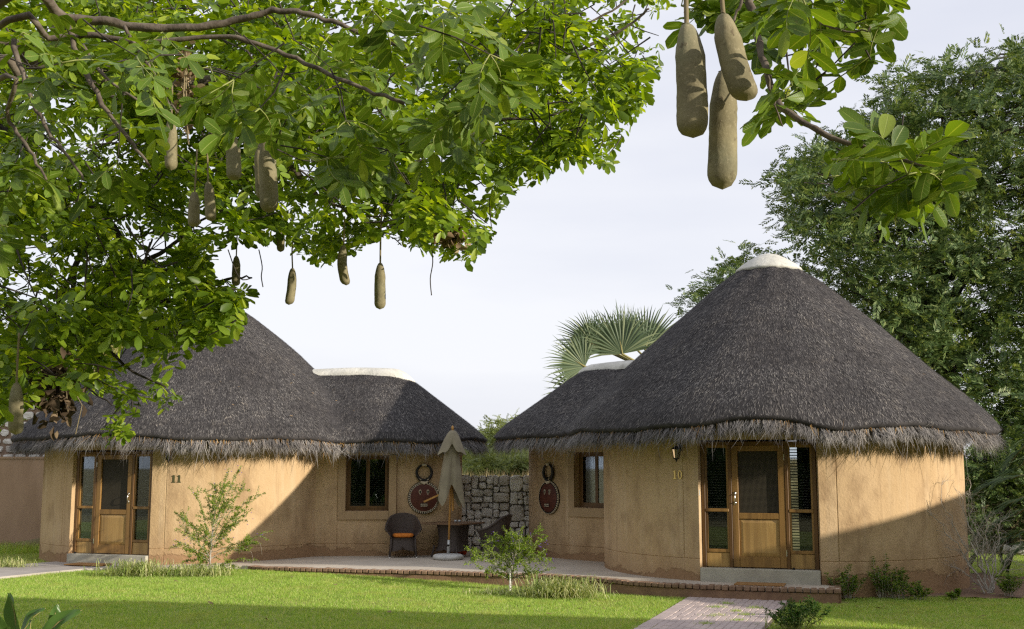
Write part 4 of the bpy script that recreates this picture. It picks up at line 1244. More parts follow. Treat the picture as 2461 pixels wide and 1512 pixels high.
for dx, nm in ((.0, 'round steel ashtray on the patio table, left of a matching one'), (.085, 'round steel ashtray on the patio table, right of a matching one')):
    q = at(1092, 1252, tp.y) ; c = Vector((tp.x + .045 + dx, tp.y + .10, PZ + .733))
    MB().lathe([(.0, 0), (.034, 0), (.037, .02), (.036, .045), (.031, .045), (.030, .012), (0, .012)], 16, c).build('ashtray', M['galv'], None, smooth=True)
    tag(bpy.data.objects[-1] if False else COL.objects[-1], nm, 'ashtray', 'ashtrays on the table')
rb = onz(1106, 1334, PZ)
c = Vector((tp.x + .16, tp.y + .62, PZ))
MB().lathe([(0, 0.002), (.09, 0), (.115, .05), (.12, .075), (.11, .075), (.085, .012), (0, .012)], 20, c).build('plastic_bowl', M['red_pot'], None, smooth=True)
tag(COL.objects[-1], 'red plastic bowl on the patio behind the table', 'bowl')

# ------------------------------------------------------------------ closed parasol
ub = onz(1077, 1344.5, PZ)
um = thing('patio_umbrella', ub, 'closed olive canvas parasol on a wooden pole beside the patio table', 'umbrella')
def lean(z): return Vector((.028 * z, 0, z))
MB().lathe([(0, 0), (.28, 0), (.315, .02), (.325, .05), (.315, .085), (.27, .108), (.12, .115), (.06, .12), (0, .12)], 36).build('base', M['base_cement'], um, smooth=True, local=True)
MB().tube([(0, 0, .11), lean(.40)], .031, 14).build('sleeve', M['galv'], um, smooth=True, local=True)
MB().tube([(0, -.03, .29), (0, -.065, .29)], .025, 6).build('clamp_knob', M['black'], um, local=True)
MB().tube([lean(.36), lean(1.3), lean(2.62)], .021, 12).build('pole', M['teak'], um, smooth=True, local=True)
MB().lathe([(0, -.02), (.02, -.01), (.024, .02), (.015, .035), (.026, .06), (.029, .085), (.02, .12), (0, .14)], 14, lean(2.66)).build('finial', M['teak'], um, smooth=True, local=True)
def canopy(z_top, z_bot, r_top, r_bot, lobes, amp, corner_drop, ph, seed):
    rg = random.Random(seed); K = 72; R = 14; vs = []
    for i in range(R + 1):
        t = i / R
        for k in range(K):
            a = 2 * math.pi * k / K
            fold = math.cos(lobes * a + ph); f2 = math.cos(lobes * 2.3 * a + 1.3 + 2 * t)
            r = r_top + (r_bot - r_top) * (t ** .75)
            r *= 1 + amp * (.2 + t) * fold + .10 * t * f2
            zb = z_bot - corner_drop * fold - .04 * f2
            z = z_top + (zb - z_top) * t
            p = lean(z); vs.append((p.x + r * math.cos(a), p.y + r * math.sin(a), z))
    fs = [(i * K + k, i * K + (k + 1) % K, (i + 1) * K + (k + 1) % K, (i + 1) * K + k) for i in range(R) for k in range(K)]
    return MB().add(vs, fs)
canopy(2.62, 1.32, .07, .275, 4, .22, .22, 2.2, 1).build('canopy', M['canvas'], um, smooth=True, local=True)
canopy(2.69, 2.27, .05, .285, 4, .20, .09, 2.9, 2).build('vent_cap', M['canvas'], um, smooth=True, local=True)
for a, r0, z0, z1 in ((-.6, .06, 1.0, 1.6), (.3, .07, 1.02, 1.6), (1.5, .07, 1.05, 1.6)):
    MB().bar((.04 + r0 * math.cos(a), r0 * math.sin(a), z0), (.045 + .4 * r0 * math.cos(a), .4 * r0 * math.sin(a), z1), .02, .03).build('rib', M['teak'], um, local=True)
MB().bar((-.50, -.28, 1.20), (.0, -.05, 1.43), .022, .032).build('rib', M['teak'], um, local=True)

# ------------------------------------------------------------------ masks
def mask(fr, label, teeth):
    o = fr(0, 0, 0)
    root = thing('tribal_mask', o, label, 'mask', 'round masks on the hut walls')
    R = .355; K = 48
    vs = []; prof = [(R, .0), (R, .03), (R - .015, .05), (R - .05, .055)]
    def ringsurf(prof, mat, name, cz=0, sx=1, sz=1, close=True):
        vs = [fr(r * math.cos(2 * math.pi * k / K) * sx, d, cz + r * math.sin(2 * math.pi * k / K) * sz) for r, d in prof for k in range(K)]
        fs = [(i * K + k, i * K + (k + 1) % K, (i + 1) * K + (k + 1) % K, (i + 1) * K + k) for i in range(len(prof) - 1) for k in range(K)]
        if close: fs.append(tuple((len(prof) - 1) * K + k for k in range(K)))
        return MB().add(vs, fs).build(name, mat, root, auto=40)
    ringsurf([(R, .0), (R, .035), (R - .015, .055), (R - .045, .058)], M['mask_black'], 'rim', close=False)
    ringsurf([(R - .045, .052), (R * .6, .075), (R * .3, .088), (.02, .092)], M['mask_red'], 'face')
    nt = 44; mb = MB()
    for i in range(nt):
        a0, a1 = 2 * math.pi * i / nt, 2 * math.pi * (i + .8) / nt; am = (a0 + a1) / 2
        e = lambda r, a, d: fr(r * math.cos(a), d, r * math.sin(a))
        if teeth: mb.add([e(R + .001, a0, .03), e(R + .001, a1, .03), e(R - .03, am, .0605), e(R - .004, a0, .054), e(R - .004, a1, .054)], [(3, 4, 2), (0, 1, 4, 3)])
        else: mb.add([e(R - .012, a0, .0585), e(R - .012, a1, .0585), e(R - .046, am, .061)], [(0, 1, 2)])
    mb.build('rim_pattern', M['bone'], root, kind='stuff')
    if not teeth: ringsurf([(R - .046, .056), (R - .046, .062), (R - .055, .062), (R - .055, .056)], M['bone'], 'inner_ring', close=False)
    for sx in (-1, 1):
        mb = MB(); pts = [(0, -.085), (.032, -.02), (.036, .015), (.02, .045), (0, .05), (-.02, .045), (-.036, .015), (-.032, -.02)]
        vs = [fr(sx * .085 + x, .072, .13 + z) for x, z in pts] + [fr(sx * .085 + x * .8, .094, .13 + z * .85) for x, z in pts]
        mb.add(vs, [tuple(range(8, 16))] + [(i, (i + 1) % 8, 8 + (i + 1) % 8, 8 + i) for i in range(8)])
        eo = mb.build('eye', M['bone'], root)
        mb = MB(); mb.add([fr(sx * .085 + x * .55, .0955, .128 + z * .6) for x, z in pts] + [fr(sx * .085 + x * .3, .102, .13 + z * .3) for x, z in pts], [tuple(range(8, 16))] + [(i, (i + 1) % 8, 8 + (i + 1) % 8, 8 + i) for i in range(8)])
        mb.build('pupil', M['mask_black'], eo)
    mb = MB(); fr.box(mb, -.08, .08, .08, .098, -.19, -.125, .004); mo = mb.build('mouth', M['mask_black'], root)
    mb = MB()
    for i in range(7): fr.box(mb, -.073 + i * .0215, -.057 + i * .0215, .095, .102, -.152, -.132)
    mb.build('teeth', M['bone'], mo, kind='stuff')
    mb = MB(); fr.box(mb, -.078, .078, .09, .101, -.188, -.172); mb.build('lip', M['bone'], mo)
    mb = MB(); pts = [(-.085, .36), (-.07, .40), (.07, .40), (.09, .36), (.06, .31), (.025, .305), (0, .285), (-.03, .305), (-.065, .315)]
    n_ = len(pts); mb.add([fr(x, .05, z) for x, z in pts] + [fr(x, .085, z) for x, z in pts], [tuple(range(n_, 2 * n_))] + [(i, (i + 1) % n_, n_ + (i + 1) % n_, n_ + i) for i in range(n_)])
    mb.build('brow_plate', M['bone'], root)
    # horn ring above
    mb = MB(); pts = []; rad = []
    for i in range(37):
        a = -math.pi / 2 + 2 * math.pi * i / 36
        pts.append(fr(.165 * math.cos(a), .055, .545 + .17 * math.sin(a))); rad.append(.040 - .016 * (math.sin(a) * .5 + .5))
    mb.tube(pts, rad, 10); mb.build('horn_ring', M['mask_black'], root, smooth=True)
    mb = MB(); pts = [fr(.165 * math.cos(a), .056, .545 + .17 * math.sin(a)) for a in np.linspace(1.25, 1.9, 7)]
    mb.tube(pts, .0285, 10); mb.build('horn_tip', M['bone'], root, smooth=True)
    for sx in (-1, 1):
        a = -math.pi / 2 + sx * .55
        mb = MB(); mb.tube([fr(.165 * math.cos(a) - .02 * sx, .098, .545 + .17 * math.sin(a) - .01), fr(.165 * math.cos(a) + .02 * sx, .098, .545 + .17 * math.sin(a) + .01)], .008, 6)
        mb.build('inlay', M['bone'], root)
    return root
sm = s_at_x(ax11, at(1018, 1196, 25.5).x)
o, t, n = wall_frame(psA11, sm); zc = at(1018, 1196, o.y).z
mask(Fr(Vector((o.x, o.y, zc)), t, n), 'round dark red mask with horn ring above the patio table on the left-hand hut', False)
best = min(np.linspace(2, L10, 800), key=lambda s: abs(CX + F * psA10(s, 0, 1.4)[0] / (psA10(s, 0, 1.4)[1] * CP) - 1322) + (5000 if psA10(s, 0, 0)[1] > 26.2 else 0))
o, t, n = wall_frame(psA10, best); zc = at(1322, 1196, o.y).z
mask(Fr(Vector((o.x, o.y, zc)), t, n), 'round red mask with white saw-tooth rim on the right-hand hut, seen at an angle', True)

# ------------------------------------------------------------------ mats and small things
def doormat(fr, l0, l1, d0, d1, z, label):
    mb = MB(); fr.box(mb, l0, l1, d0, d1, z, z + .022, .006)
    tag(mb.build('doormat', M['coir'], None), label, 'doormat', 'doormats at the hut doors')
doormat(fr10, -.36, .44, .28, .66, .222 - DZ10, 'brown coir doormat below the step of the right-hand door')
doormat(fr11, -.55, .30, .35, .80, .165 - DZ11, 'brown coir doormat below the step of the left-hand door')
mb = MB(); fr10.box(mb, .535, .575, .10, .14, 0, .03); tag(mb.build('door_stop', M['black'], None), 'small black door stop on the step of the right-hand door', 'door stop')
mb = MB(); fr11.box(mb, -.86, -.83, .10, .14, 0, .035); tag(mb.build('door_stop', M['black'], None), 'small black door stop on the step of the left-hand door', 'door stop')
# ------------------------------------------------------------------ lawn grass
def on_hard(x, y):
    """patio, paths, beds and walls, where no lawn grows"""
    ex = np.array([p.x for p in edge]); ey = np.array([p.y for p in edge])
    m = (x > ex[2] - .2) & (x < ex[-1] + .02) & (y > np.interp(x, ex, ey) - .015)
    m |= (x > ex[0] - .3) & (x <= ex[2]) & (y > np.interp(x, ex, ey) - .05)
    m |= in_poly(SOIL, x, y) | in_poly(LEFT_PATH, x, y)
    a, b = (x - q0.x), (y - q0.y)
    u = a * pperp.x + b * pperp.y; v = a * pdir.x + b * pdir.y
    m |= (u > .0) & (u < pw_w) & (v > 0) & (v < Lp)
    m |= (np.hypot(x - H10.x, y - H10.y) < R10) | (np.hypot(x - H11.x, y - H11.y) < R11)
    return m
def blades(x, y, z, h, w, lean, rng):
    n = len(x); az = rng.uniform(0, 2 * np.pi, n)
    b = np.stack([x, y, z], -1); sd = np.stack([np.cos(az), np.sin(az), 0 * az], -1) * (w / 2)[:, None]
    la = rng.uniform(0, 2 * np.pi, n); ll = rng.uniform(.1, 1, n) * lean
    tip = b + np.stack([np.cos(la) * ll * h, np.sin(la) * ll * h, h], -1)
    V = np.stack([b - sd, b + sd, tip], 1).reshape(-1, 3)
    return V, np.arange(3 * n).reshape(-1, 3)
rg = np.random.default_rng(4)
def lawn_pts(n, x0, x1, y0, y1, fov=True):
    x, y = rg.uniform(x0, x1, n), rg.uniform(y0, y1, n)
    k = ~on_hard(x, y)
    if fov: k &= np.abs(x) < 0.47 * y + .6
    return x[k], y[k]
xs, ys = [], []
for n, a in ((560000, (-11, 11, 14.2, 23.5)), (60000, (7.5, 14, 20.5, 28.8)), (26000, (-14.5, -9.5, 23, 29.4))):
    x, y = lawn_pts(n, *a); xs.append(x); ys.append(y)
x, y = np.concatenate(xs), np.concatenate(ys)
patch = 0.5 + 0.5 * np.sin(x * 1.9 + 1.5 * np.sin(y * 1.3)) * np.sin(y * 2.3 + np.sin(x * 2.1))
h = rg.uniform(.018, .045, len(x)) * (0.75 + .5 * patch)
V, Fa = blades(x, y, np_lawn_z(x, y), h, rg.uniform(.005, .010, len(x)), 1.1, rg)
gr = link(mesh_np('lawn_grass', V, Fa), 'lawn_grass', None, M['grass']); tag(gr, 'short green lawn grass in front of the huts', 'grass', kind='stuff')
# rough grass at the foot of the garden wall and in cracks
x, y = rg.uniform(-14.5, -10.6, 5000), rg.uniform(27.6, 29.6, 5000); k = ~on_hard(x, y); x, y = x[k], y[k]
V, Fa = blades(x, y, np_lawn_z(x, y), rg.uniform(.08, .26, len(x)), rg.uniform(.008, .014, len(x)), .7, rg)
tag(link(mesh_np('rough_grass', V, Fa), 'rough_grass', None, M['grass']), 'rough long grass along the foot of the garden wall', 'grass', kind='stuff')
cracks = [((1748, 1452), .10), ((1723, 1460), .13), ((1716, 1480), .18), ((1795, 1478), .14), ((1775, 1492), .12), ((1815, 1462), .12), ((1700, 1500), .12), ((1770, 1470), .08)]
for i, ((px, py), r) in enumerate(cracks):
    p = onz(px, py, .02); n = 90
    x, y = rg.normal(p.x, r * .55, n), rg.normal(p.y, r * .35, n)
    V, Fa = blades(x, y, np.full(n, .02), rg.uniform(.02, .055, n), rg.uniform(.005, .009, n), 1.2, rg)
    o = link(mesh_np('grass_tuft', V - np.array([p.x, p.y, 0]), Fa), 'grass_tuft', None, M['grass']); o.location = (p.x, p.y, 0); o['kind'] = 'stuff'
    tag(o, 'tiny tuft of grass sprouting between the path pavers', 'grass', 'grass tufts in the path')
# fallen leaves
lf = MB(); lf.add([(-.5, 0, .05), (-.2, -.18, .12), (.25, -.16, .10), (.5, .02, .0), (.22, .2, .16), (-.25, .17, .14)], [(0, 1, 2, 3, 4, 5)])
lo_ = lf.build('fallen_leaf', M['dead_leaf']); lme = lo_.data; COL.objects.unlink(lo_); bpy.data.objects.remove(lo_)
for px, py in ((340, 1425), (422, 1412), (300, 1462), (205, 1449), (505, 1465), (765, 1375 + 12), (700, 1402), (806, 1418), (780, 1466), (860, 1483), (935, 1478), (1040, 1482), (1110, 1490), (1270, 1460), (1320, 1478), (1395, 1464), (1452, 1463), (1205, 1496), (1530, 1493), (2060, 1454), (2110, 1458), (2125, 1455), (2360, 1478), (640, 1500), (180, 1478)):
    p = onz(px, py, .04); o = link(lme, 'fallen_leaf')
    s = random.uniform(.07, .15); o.scale = (s, s * random.uniform(.5, .9), s * .6); o.location = (p.x, p.y, lawn_z(p.x, p.y) + .03); o.rotation_euler = (random.uniform(-.4, .4), random.uniform(-.4, .4), random.uniform(0, 6.3))
    tag(o, 'dry curled leaf lying on the lawn grass', 'leaf', 'fallen leaves on the lawn')
for px, py, hut in ((530, 918, 0), (574, 930, 0), (560, 973, 0), (802, 937, 0), (705, 901, 0), (700, 921, 0), (752, 945, 0), (808, 963, 0), (700, 1000, 0), (850, 987, 0), (1040, 925, 0), (2270, 880, 1), (2220, 900, 1)):
    rf = rf11 if hut == 0 else rf10
    d = ray(px, py); t = 14.0
    while t < 40:
        P = Vector((0, 0, EYE)) + d * t; a = math.atan2(P.x - rf.C[0], -(P.y - rf.C[1])); r = math.hypot(P.x - rf.C[0], P.y - rf.C[1])
        if r < float(rf.B(np.array([a]))[0]) and P.z < float(rf.z(np.array([a]), np.array([r]))[0]) + .03: break
        t += .02
    if t >= 40: continue
    o = link(lme, 'fallen_leaf'); s = random.uniform(.06, .12); o.scale = (s, s * .6, s * .8); o.location = P - d * .03; o.rotation_euler = (random.uniform(.3, 1.2), random.uniform(-.5, .5), random.uniform(-1, 1))
    tag(o, 'pale dry leaf caught on the dark thatch', 'leaf', 'dry leaves on the thatch')

# ------------------------------------------------------------------ leaf helpers
def leaf_quad(w=.45, fold=.10, sharp=.35):
    """small leaf along +y, length 1: six points, four triangles"""
    V = np.array([[0, 0, 0], [-w / 2, .42, fold], [w / 2, .42, fold], [-w * sharp, .78, fold * .6], [w * sharp, .78, fold * .6], [0, 1, 0], [0, .45, 0], [0, .8, -.02]], float)
    Fa = np.array([[0, 6, 1], [0, 2, 6], [1, 6, 7], [1, 7, 3], [6, 2, 4], [6, 4, 7], [3, 7, 5], [7, 4, 5]])
    return V, Fa
def scatter(V, Fa, P, D, L, rng, up=None, roll=.6):
    n = len(P); Rm = frames(D, up, rng.normal(0, roll, n)) * L[:, None, None]
    return instance(V, Fa, Rm, P)
def curve_pts(a, b, sag, n, rng, wob=.03):
    a, b = np.array(a, float), np.array(b, float)
    t = np.linspace(0, 1, n)[:, None]
    p = a + (b - a) * t + np.array([0, 0, 1.0]) * (sag * 4 * t * (1 - t)) * np.linalg.norm(b - a)
    p[1:-1] += rng.normal(0, wob, (n - 2, 3)) * np.linalg.norm(b - a)
    return p
def join(parts):
    Vs, Fs, o = [], [], 0
    for V, Fa in parts: Vs.append(V); Fs.append(Fa + o); o += len(V)
    return np.concatenate(Vs), np.concatenate(Fs)

def flowering_shrub(base, tips, ppm, bx, by, label, seed, stake=None, leaf=.029):
    rng = np.random.default_rng(seed)
    root = thing('flowering_shrub', base, label, 'shrub', 'young shrubs by the patio')
    stem_top = max(by - ty for tx, ty in tips) / ppm
    st = MB(); br = MB(); Lf = []; flo = MB()
    top = Vector((.06, 0, stem_top * .55))
    st.tube([(0, 0, -.03), (.01, 0, stem_top * .2), (.03, 0, stem_top * .4), top], [.016, .014, .011, .006], 7)
    P, D = [], []
    for tx, ty in tips:
        tip = np.array([(tx - bx) / ppm, rng.uniform(-.35, .35), (by - ty) / ppm])
        hz = max(.12, min(tip[2] * rng.uniform(.35, .7), stem_top * .55))
        start = np.array([.06 * hz / (stem_top * .55), 0, hz])
        c = curve_pts(start, tip, rng.uniform(-.02, .12), 12, rng, .015)
        br.tube([Vector(q) for q in c], list(np.linspace(.006, .0018, 12)), 5)
        Lb = np.linalg.norm(tip - start)
        def leafy(c, n, s0):
            for k in range(n):
                t = s0 + (1 - s0) * rng.random() ** .8
                i = min(int(t * (len(c) - 1)), len(c) - 2); f = t * (len(c) - 1) - i
                q = c[i] * (1 - f) + c[i + 1] * f; d = c[i + 1] - c[i]; d = d / (np.linalg.norm(d) + 1e-9)
                P.append(q + rng.normal(0, .012, 3)); D.append(d * .5 + rng.normal(0, .65, 3) + np.array([0, 0, .15]))
        leafy(c, int(170 * Lb + 40), .15)
        for k in range(int(4 + 7 * Lb)):
            i = rng.integers(3, 11); e = c[i] + rng.normal(0, .5, 3) * .22 * np.array([1, 1, .7]) + (tip - start) * .10
            cc = curve_pts(c[i], e, rng.uniform(-.1, .15), 6, rng, .03)
            br.tube([Vector(q) for q in cc], [.0025, .002, .002, .0015, .0012, .001], 4)
            leafy(cc, 40, .1)
        if rng.random() < .55:
            for k in range(rng.integers(2, 6)):
                q = tip + rng.normal(0, .04, 3) + np.array([0, 0, -.03 * k])
                flo.lathe([(0, -.008), (.010, 0), (.012, .005), (0, .006)], 5, q)
        if rng.random() < .35:                                       # hanging seed strings at the tips
            br.tube([Vector(tip), Vector(tip) + Vector((.05, 0, -.03)), Vector(tip) + Vector((.08, .01, -.14)), Vector(tip) + Vector((.085, .02, -.24))], .0016, 4)
    st.build('stem', M['bark_pale'], root, smooth=True, local=True)
    br.build('branches', M['bark_pale'], root, local=True, kind='stuff')
    V, Fa = leaf_quad(.5, .08, .3)
    P, D = np.array(P), np.array(D)
    VV, FF = scatter(V, Fa, P, D, rng.uniform(leaf * .6, leaf * 1.25, len(P)), rng, None, .9)
    link(mesh_np('leaves', VV, FF), 'leaves', root, M['shrub_leaf'], 'stuff')
    if flo.v: flo.build('flowers', M['flower'], root, local=True, kind='stuff')
    return root
Z = 3.024
b1 = onz(503, 1381, .12)
flowering_shrub(b1, [(1000, 60), (930, 130), (560, 375), (660, 325), (1070, 300), (1250, 390), (250, 580), (420, 650), (340, 740), (360, 900), (370, 1000), (400, 1150), (430, 1220), (1150, 680), (1100, 600), (1340, 830), (1250, 920), (1150, 1020), (1110, 1110), (1020, 1190), (880, 250), (760, 250), (870, 480), (960, 440), (640, 720), (960, 760), (500, 850), (620, 800), (800, 700), (860, 860), (580, 980), (900, 1230), (520, 1060), (1060, 560), (780, 380)],
                604, 710, 1290, 'tall young shrub with light green leaves before the sunlit wall of the left-hand hut', 31)
b2 = onz(1228, 1419, .03)
flowering_shrub(b2, [(1280, 850), (1340, 960), (1480, 1080), (1540, 650), (1600, 700), (1680, 610), (1850, 580), (1960, 640), (2060, 590), (2160, 620), (2320, 550), (2420, 690), (2330, 760), (2380, 870), (2480, 1000), (2440, 1100), (2250, 1130), (1650, 1130), (1790, 1200), (1620, 860), (1720, 780), (1900, 800), (2080, 760), (2200, 880), (1800, 950), (2000, 980), (1560, 960)],
                819, 1910, 1405, 'low spreading young shrub with light green leaves at the patio edge', 33)
for dx, hh, lab in ((-.02, .38, 'thin white plastic stake beside the low shrub at the patio edge'),):
    mb = MB().tube([(b2.x + dx, b2.y - .05, 0), (b2.x + dx + .004, b2.y - .05, hh)], .014, 8)
    tag(mb.build('plant_stake', M['white_pvc']), lab, 'stake')

def ribbon_tuft(p, n, spread, lmin, lmax, label, seed, mat='ribbon', w=.013, name='ribbon_grass', squash=1.0):
    rng = np.random.default_rng(seed)
    b = np.stack([rng.normal(0, spread, n), rng.normal(0, spread * .4, n), np.zeros(n)], -1)
    az = rng.uniform(0, 2 * np.pi, n); lean_ = rng.uniform(.15, 1.15, n)
    d = np.stack([np.cos(az) * np.sin(lean_), np.sin(az) * np.sin(lean_), np.cos(lean_)], -1)
    L = rng.uniform(lmin, lmax, n)[:, None]
    sd = np.stack([-np.sin(az), np.cos(az), 0 * az], -1) * (rng.uniform(.7, 1.2, n) * w)[:, None]
    g = np.array([0, 0, -1.0])
    p1, p2, p3 = b + d * L * .45 + g * L * .01, b + d * L * .8 + g * L * .13, b + d * L * 1.0 + g * L * .36
    for q in (p1, p2, p3): q[:, 2] = np.maximum(q[:, 2], .015)
    V = np.stack([b - sd * .3, b + sd * .3, p1 + sd / 2, p1 - sd / 2, p2 + sd * .4, p2 - sd * .4, p3], 1).reshape(-1, 3)
    k = np.arange(n)[:, None] * 7
    Fa = np.concatenate([k + np.array([t]) for t in ([0, 1, 2], [0, 2, 3], [3, 2, 4], [3, 4, 5], [5, 4, 6])], 0)
    o = link(mesh_np(name, V, Fa), name, None, M[mat]); o.location = p
    return tag(o, label, 'grass', 'clumps of ribbon grass')
ribbon_tuft(onz(330, 1384, .12), 650, .30, .28, .52, 'wide pale striped grass clump on the lawn below the left-hand door', 1)
ribbon_tuft(onz(480, 1386, .12), 420, .28, .22, .42, 'pale striped grass clump at the foot of the tall shrub', 2)
ribbon_tuft(onz(420, 1382, .12), 260, .34, .12, .26, 'low green grass clump between the striped clumps left of the tall shrub', 3, 'grass')
ribbon_tuft(onz(1345, 1438, .0), 900, .30, .34, .62, 'big pale striped grass clump right of the low shrub', 4)
ribbon_tuft(onz(1215, 1432, .0), 300, .30, .12, .26, 'low sparse grass clump around the foot of the low shrub', 5)
ribbon_tuft(onz(5, 1366, .12), 320, .30, .22, .40, 'pale striped grass clump at the left edge beside the concrete path', 6)
ribbon_tuft(onz(1915, 1508, .0), 120, .22, .15, .34, 'thin pale grass blades in front of the dark bush by the path', 7)

def leafy_plant(name, p, h, spread, nst, nleaf, leaf, mat, label, cat, group, seed, lw=.4, up=.7, stem=True):
    rng = np.random.default_rng(seed)
    root = thing(name, p, label, cat, group)
    P, D = [], []; st = MB()
    for i in range(nst):
        az = rng.uniform(0, 2 * np.pi); rr_ = spread * rng.random() ** .6
        b = np.array([math.cos(az) * rr_ * .35, math.sin(az) * rr_ * .3, 0]); hh = h * rng.uniform(.55, 1.0) * (1 - .35 * rr_ / spread)
        tip = np.array([math.cos(az) * rr_, math.sin(az) * rr_ * .8, hh])
        c = curve_pts(b, tip, .06, 8, rng, .025)
        st.tube([Vector(q) for q in c], list(np.linspace(.005, .0015, 8)), 4)
        for k in range(nleaf):
            t = .15 + .85 * rng.random() ** .7; i_ = min(int(t * 7), 6); q = c[i_] + (c[i_ + 1] - c[i_]) * (t * 7 - i_)
            P.append(q); a2 = rng.uniform(0, 2 * np.pi); D.append(np.array([math.cos(a2), math.sin(a2), rng.uniform(-.2, up)]))
    if stem: st.build('stems', M['bark_pale'] if mat == 'bed_leaf' else M['rachis'], root, local=True, kind='stuff')
    V, Fa = leaf_quad(lw, .08, .28)
    P, D = np.array(P), np.array(D)
    VV, FF = scatter(V, Fa, P, D, rng.uniform(leaf * .6, leaf * 1.3, len(P)), rng, None, .5)
    link(mesh_np('leaves', VV, FF), 'leaves', root, M[mat], 'stuff')
    return root
beds = [(2035, 1438, .55, .30, 16, 'low leafy plant at the corner of the brick patio edge'), (2075, 1425, .95, .30, 14, 'tallest yellow-green plant against the shaded wall right of the door'),
        (2125, 1436, .70, .34, 16, 'bushy green plant in the bed below the shaded wall'), (2165, 1438, .42, .34, 14, 'low green plant at the lawn edge, mid bed'),
        (2052, 1402, .62, .22, 12, 'dark feathery plant close to the wall beside the patio'), (2010, 1400, .30, .18, 9, 'small dry-tipped plant at the foot of the door pier'),
        (2212, 1441, .22, .22, 8, 'short yellow-green sprig at the lawn edge left of the bare shrub'), (2252, 1418, .42, .26, 14, 'dark green plant low against the wall near its right corner'),
        (2295, 1441, .16, .18, 7, 'tiny yellow-green seedling at the lawn edge below the bare shrub'), (2425, 1432, .42, .24, 12, 'leafy yellow-green plant in the soil at the right edge')]
for i, (px, py, h_, sp, ns, lab) in enumerate(beds):
    leafy_plant('bed_plant', onz(px, py, .02), h_ * 1.15, sp * 1.1, int(ns * 1.5), 60, .05, 'bed_leaf', lab, 'plant', 'plants in the soil bed', 50 + i, .36)
leafy_plant('low_bush', onz(1912, 1516, .0), .46, .42, 34, 46, .05, 'bush_leaf', 'dark green leafy bush beside the paver path', 'bush', None, 71, .30, .9)
leafy_plant('low_bush', onz(1955, 1490, .0), .36, .36, 24, 44, .05, 'bush_leaf', 'small dark bush behind the leafy bush by the path', 'bush', None, 72, .30, .9)

def bare_shrub(p, tips, ppm, bx, by, label, seed):
    rng = np.random.default_rng(seed); root = thing('bare_shrub', p, label, 'shrub'); mb = MB(); tw = MB()
    def twig(a, d, L, r, lev):
        n = 6; c = [np.array(a)]; dd = np.array(d)
        for i in range(n):
            dd = dd + rng.normal(0, .16, 3); dd /= np.linalg.norm(dd); c.append(c[-1] + dd * L / n)
        tw.tube([Vector(q) for q in c], list(np.linspace(r, r * .45, n + 1)), 4, cap=False)
        if lev > 0:
            for k in range(3 if lev > 1 else 2):
                i = rng.integers(1, n); e = dd + rng.normal(0, .6, 3); twig(c[i], e / np.linalg.norm(e), L * rng.uniform(.45, .75), r * .6, lev - 1)
    for tx, ty in tips:
        tip = np.array([(tx - bx) / ppm, rng.uniform(-.35, .35), (by - ty) / ppm])
        c = curve_pts(np.array([rng.normal(0, .03), 0, 0]), tip, .03, 12, rng, .02)
        mb.tube([Vector(q) for q in c], list(np.linspace(.016, .004, 12)), 6)
        for k in range(7):
            i = rng.integers(3, 12); i = min(i, 11); d = c[min(i + 1, 11)] - c[i - 1]; d = d / np.linalg.norm(d) + rng.normal(0, .55, 3)
            twig(c[i], d / np.linalg.norm(d), rng.uniform(.22, .5), .0045, 2)
    mb.build('branches', M['bark_pale'], root, local=True, kind='stuff'); tw.build('twigs', M['bark_pale'], root, local=True, kind='stuff')
bs = onz(2376, 1426, .02); ppm_b = F / (bs.y * CP)
bare_shrub(bs, [(2240, 1235), (2270, 1215), (2300, 1190), (2330, 1245), (2352, 1185), (2395, 1225), (2425, 1255), (2440, 1330), (2300, 1360), (2405, 1290), (2345, 1290)], ppm_b, 2376, 1426, 'leafless pale grey shrub leaning over the corner of the right-hand wall', 81)

# broad strap leaves in the near left corner
rng = np.random.default_rng(91)
bp = Vector((-3.62, 8.35, .06))
bl = thing('broad_leaf_plant', bp, 'big glossy broad-leaved plant in the lower left corner', 'plant')
def blade_leaf(tipx, tipy, midx, midy, Yb, w, roll):
    tip, mid = at(tipx, tipy, Yb) - bp, at(midx, midy, Yb) - bp
    K = 14; vs = []; axis = []
    for i in range(K + 1):
        t = i / K; p = mid.lerp(tip, t) + Vector((0, 0, .05 * math.sin(math.pi * t))); axis.append(p)
    d = (tip - mid).normalized(); side = d.cross(Vector((0, -1, 0))); side.normalize(); nn = side.cross(d)
    side = side * math.cos(roll) + nn * math.sin(roll); nn = side.cross(d)
    for i, p in enumerate(axis):
        t = i / K; ww = w * (math.sin(math.pi * min(1, t * .93 + .05)) ** .75) * (1 - .25 * t)
        for k in (-1, -.5, 0, .5, 1): vs.append(p + side * ww * k + nn * (abs(k) * ww * .45 + .01 * math.sin(9 * t + 3 * k)))
    mb = MB().add(vs, [(i * 5 + k, i * 5 + k + 1, (i + 1) * 5 + k + 1, (i + 1) * 5 + k) for i in range(K) for k in range(4)])
    lo = mb.build('leaf', M['broad'], bl, smooth=True, local=True)
    MB().tube([Vector((0, 0, 0)), mid * .5 + Vector((0, 0, .05)), mid, mid.lerp(tip, .5) + Vector((0, 0, .05)) - nn * .004, tip], [.016, .012, .008, .005, .002], 6).build('midrib', M['palm_stalk'], lo, smooth=True, local=True)
for a in ((22, 1425, 45, 1560, 8.3, .075, .5), (138, 1452, 118, 1570, 8.2, .05, -.5), (198, 1466, 80, 1560, 8.1, .055, .3), (110, 1462, 40, 1540, 8.7, .05, .9), (-30, 1470, 10, 1580, 8.4, .08, -.3), (75, 1490, 60, 1600, 8.0, .06, 1.2)):
    blade_leaf(*a)
